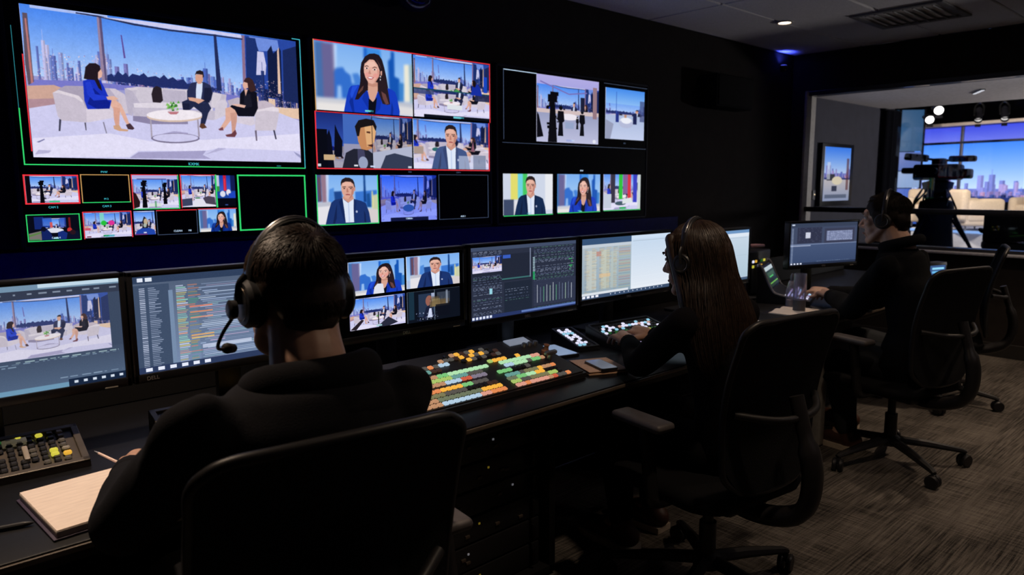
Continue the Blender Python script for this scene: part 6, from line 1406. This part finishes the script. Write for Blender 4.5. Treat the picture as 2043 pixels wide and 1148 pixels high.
for s in (-1, 1): MB().tube([(-.1, s*.12, 1.25), (-.42, s*.22, 1.05), (-.62, s*.24, .98)], .016, 8).obj('pan_bar', m_cam, t)
MB().lathe([(.16, 0), (.20, .06), (.15, .14), (.22, .2), (.24, .3), (.12, .34)], 20, Matrix.Translation((0, 0, 1.06))).obj('pan_head', m_cam, t)
MB().lathe([(.28, .10), (.30, .25), (.28, .45), (.25, .75), (.28, .85), (.25, 1.05), (.16, 1.08)], 20).obj('pedestal_column', m_cam, t)
r = random.Random(3)
b = MB()
for k in range(5):
    a = r.uniform(0, 6.28); b.tube(catmull([(.2*math.cos(a), .2*math.sin(a), 1.3), (.34*math.cos(a+.4), .34*math.sin(a+.4), r.uniform(.9, 1.1)), (.26*math.cos(a+.8), .26*math.sin(a+.8), .72)], 6), .014, 6)
b.obj('cable_loop', m_cam, t, angle=60)
for k in range(3):
    a = k*2*PI/3+.5; d = Vector((math.cos(a), math.sin(a), 0))
    l = MB().tube([d*.2+Vector((0, 0, .95)), d*.66+Vector((0, 0, .05))], [.035, .025], 8).tube([d*.22+Vector((0, 0, .78)), d*.46+Vector((0, 0, .40))], .018, 6).obj('tripod_leg', m_cam, t)
    MB().box(tuple(d*.68+Vector((0, 0, .03))), (.09, .09, .06), .02).obj('foot', m_cam, l)
# framed monitor on the grey wall
t = thing('wall_monitor', 'portrait-shaped framed monitor with a skyline picture on the grey studio wall', 'monitor', (7.15, 3.16, 1.16))
MB().box((0, -.02, .27), (.70, .05, .60), .006).obj('frame', m_bezel, t)
panel('screen', -.30, .27, .02, .535, -.049, .006, screen_mat('studio_monitor', IM['studio_monitor'], .9), t)
t = thing('wall_intercom', 'small wall plate with a tiny warm light left of the framed studio monitor', 'wall plate', (6.735, 3.16, 1.24))
MB().box((0, -.008, 0), (.05, .016, .09), .004).obj('plate', m_grey, t); MB().box((.005, -.018, .005), (.012, .006, .012), .002).obj('indicator', mat('warm_indicator', (.5, .4, .3), .4, emit=(1, .75, .45), es=1.2), t)
t = thing('drape', 'narrow black drape hanging at the far end of the grey studio wall', 'drape', (8.42, 3.12, 0))
b = MB(); b.loft([[(-.20+.40*i/16, -.02*math.sin(i*1.9)-.02, z) for i in range(17)]+[(.20-.40*i/16, .02, z) for i in range(17)] for z in (.02, .7, 1.4, 2.12)]); b.obj('cloth', m_sdark, t, angle=60)
MB().tube([(-.22, -.01, 2.125), (.22, -.01, 2.125)], .012, 8).obj('rod', m_metal, t)
t = thing('tube_light', 'short white tube light under the grey soffit beyond the studio window', 'light', (7.35, 2.02, 2.138), .5)
MB().box((0, 0, 0), (.30, .035, .012), .004).obj('housing', m_grey, t); MB().box((0, 0, -.008), (.28, .022, .005)).obj('diffuser', mat('tube_white', (.8, .8, .8), .4, emit=(.62, .62, .66), es=1), t, smooth=False)
# dark high chair and low tables near the window side
t = thing('studio_chair', 'dark tall-backed chair seen from behind at the right edge of the studio window', 'chair', (10.62, 2.42, 0), math.radians(-72))
MB().box((0, 0, .80), (.62, .07, .40), .04).obj('backrest', m_cam, t); MB().box((0, .25, .54), (.58, .56, .12), .04).obj('seat', m_cam, t); MB().box((0, -.035, .80), (.5, .05, .3), .02).obj('back_panel', m_cam, t)
for sx in (-1, 1):
    for sy in (0, .48): MB().tube([(sx*.25, sy, .52), (sx*.29, sy, 0)], .022, 8).obj('leg', m_cam, t)
    MB().box((sx*.31, .22, .74), (.05, .44, .05), .015).obj('armrest', m_cam, t)
t = thing('stool', 'small dark cube stool on the studio floor beside the tall-backed chair', 'stool', (14.3, 3.35, 0), .4)
MB().box((0, 0, .30), (.34, .34, .34), .02).obj('cushion', mat('slate_cushion', (.05, .07, .10), .8), t)
for sx in (-1, 1):
    for sy in (-1, 1): MB().box((sx*.13, sy*.13, .065), (.03, .03, .13)).obj('leg', m_sdark, t, smooth=False)
# lighting grid with lamps
t = thing('lighting_grid', 'black pipe lighting grid under the dark studio ceiling', 'lighting grid', (14, 3.5, 3.9))
for k in range(7): MB().tube([(-5.5+1.8*k, -4.5, 0), (-5.5+1.8*k, 5.5, 0)], .03, 8).obj('pipe', m_metal, t)
for k in range(5): MB().tube([(-6, -4+2.2*k, .06), (6.5, -4+2.2*k, .06)], .03, 8).obj('pipe', m_metal, t)
def studio_light(label, x, y, z, aim, w, col, lit=True, r=.16):
    t = thing('studio_light', label, 'studio light', (x, y, z), rot=(Vector(aim)-Vector((x, y, z))).to_track_quat('-Z', 'Y').to_euler(), group='lamps hung in the studio')
    MB().lathe([(r*.5, .30), (r*.9, .26), (r, .0), (r*1.08, -.02), (r*1.08, -.05), (r, -.05), (r*.95, 0), (.002, .01)], 20).obj('housing', m_sdark, t)
    MB().lathe([(r*.93, -.01), (r*.6, -.02), (.002, -.024)], 20).obj('lens', mat('studio_lens' if lit else 'studio_lens_dim', (.9, .85, .8), .4, emit=(1, .93, .85), es=6 if lit else .7), t)
    MB().tube(catmull([(r*1.1, 0, .1), (r*1.1, 0, .34), (0, 0, .46), (-r*1.1, 0, .34), (-r*1.1, 0, .1)], 4), .016, 6).obj('yoke', m_metal, t)
    for k in (0, 1): MB().box((0, (-1)**k*r*1.25, -.10), (r*1.5, .008, r*.9), rot=((-1)**k*.5, 0, 0)).obj('barn_door', m_sdark, t, smooth=False)
    MB().tube([(x, y, z+.4), (x, y, 5.15)], .02, 6).obj('hanging_rod', m_metal, t).matrix_parent_inverse = t.matrix_basis.inverted()
    if w:
        ld = bpy.data.lights.new('studio_lamp', 'SPOT'); ld.energy = w; ld.color = col; ld.spot_size = math.radians(80); ld.spot_blend = .6; ld.shadow_soft_size = .15
        lo = bpy.data.objects.new('lamp', ld); COL.objects.link(lo); lo.parent = t; lo.location = (0, 0, -.2)
studio_light('glowing studio lamp just above the left end of the screen wall', 17.2, 5.60, 2.70, (12.5, 3.4, 1.2), 0, (1, .9, .85), True, .085)
studio_light('second glowing studio lamp, higher and right of the first', 15.6, 4.93, 2.74, (10.5, 2.8, 1.2), 0, (1, .9, .85), True, .085)
studio_light('dim elongated studio lamp over the middle of the screen wall', 16.5, 4.50, 2.60, (14.5, 4.0, .3), 0, (1, .9, .8), False, .065)
studio_light('dim amber-lit studio lamp over the right part of the screen wall', 16.6, 4.08, 2.60, (14.6, 3.4, .3), 0, (1, .8, .6), False, .065)
studio_light('key lamp over the stage aimed at the cream sofa', 13.2, 2.0, 3.35, (17.4, 3.8, .9), 900, (1, .86, .70))
studio_light('key lamp over the stage aimed at the cream armchair', 13.6, 6.6, 3.35, (17.3, 5.2, .9), 700, (1, .86, .72))
studio_light('cool lamp aimed down at the studio floor', 14.6, 3.4, 3.4, (14.2, 3.8, 0), 500, (.45, .60, 1))
studio_light('added fill lamp out of view near the window, washing the grey studio wall', 9.4, .2, 2.4, (7.2, 3.1, 1.6), 16, (.8, .82, 1))  # unseen lamp put in to lighten the grey wall
studio_light('added low fill lamp out of view near the window, washing the grey soffit upward', 9.2, -.6, 1.2, (7.6, 2.0, 2.2), 240, (1, .92, .88))  # another added lamp, out of view, to brighten the soffit
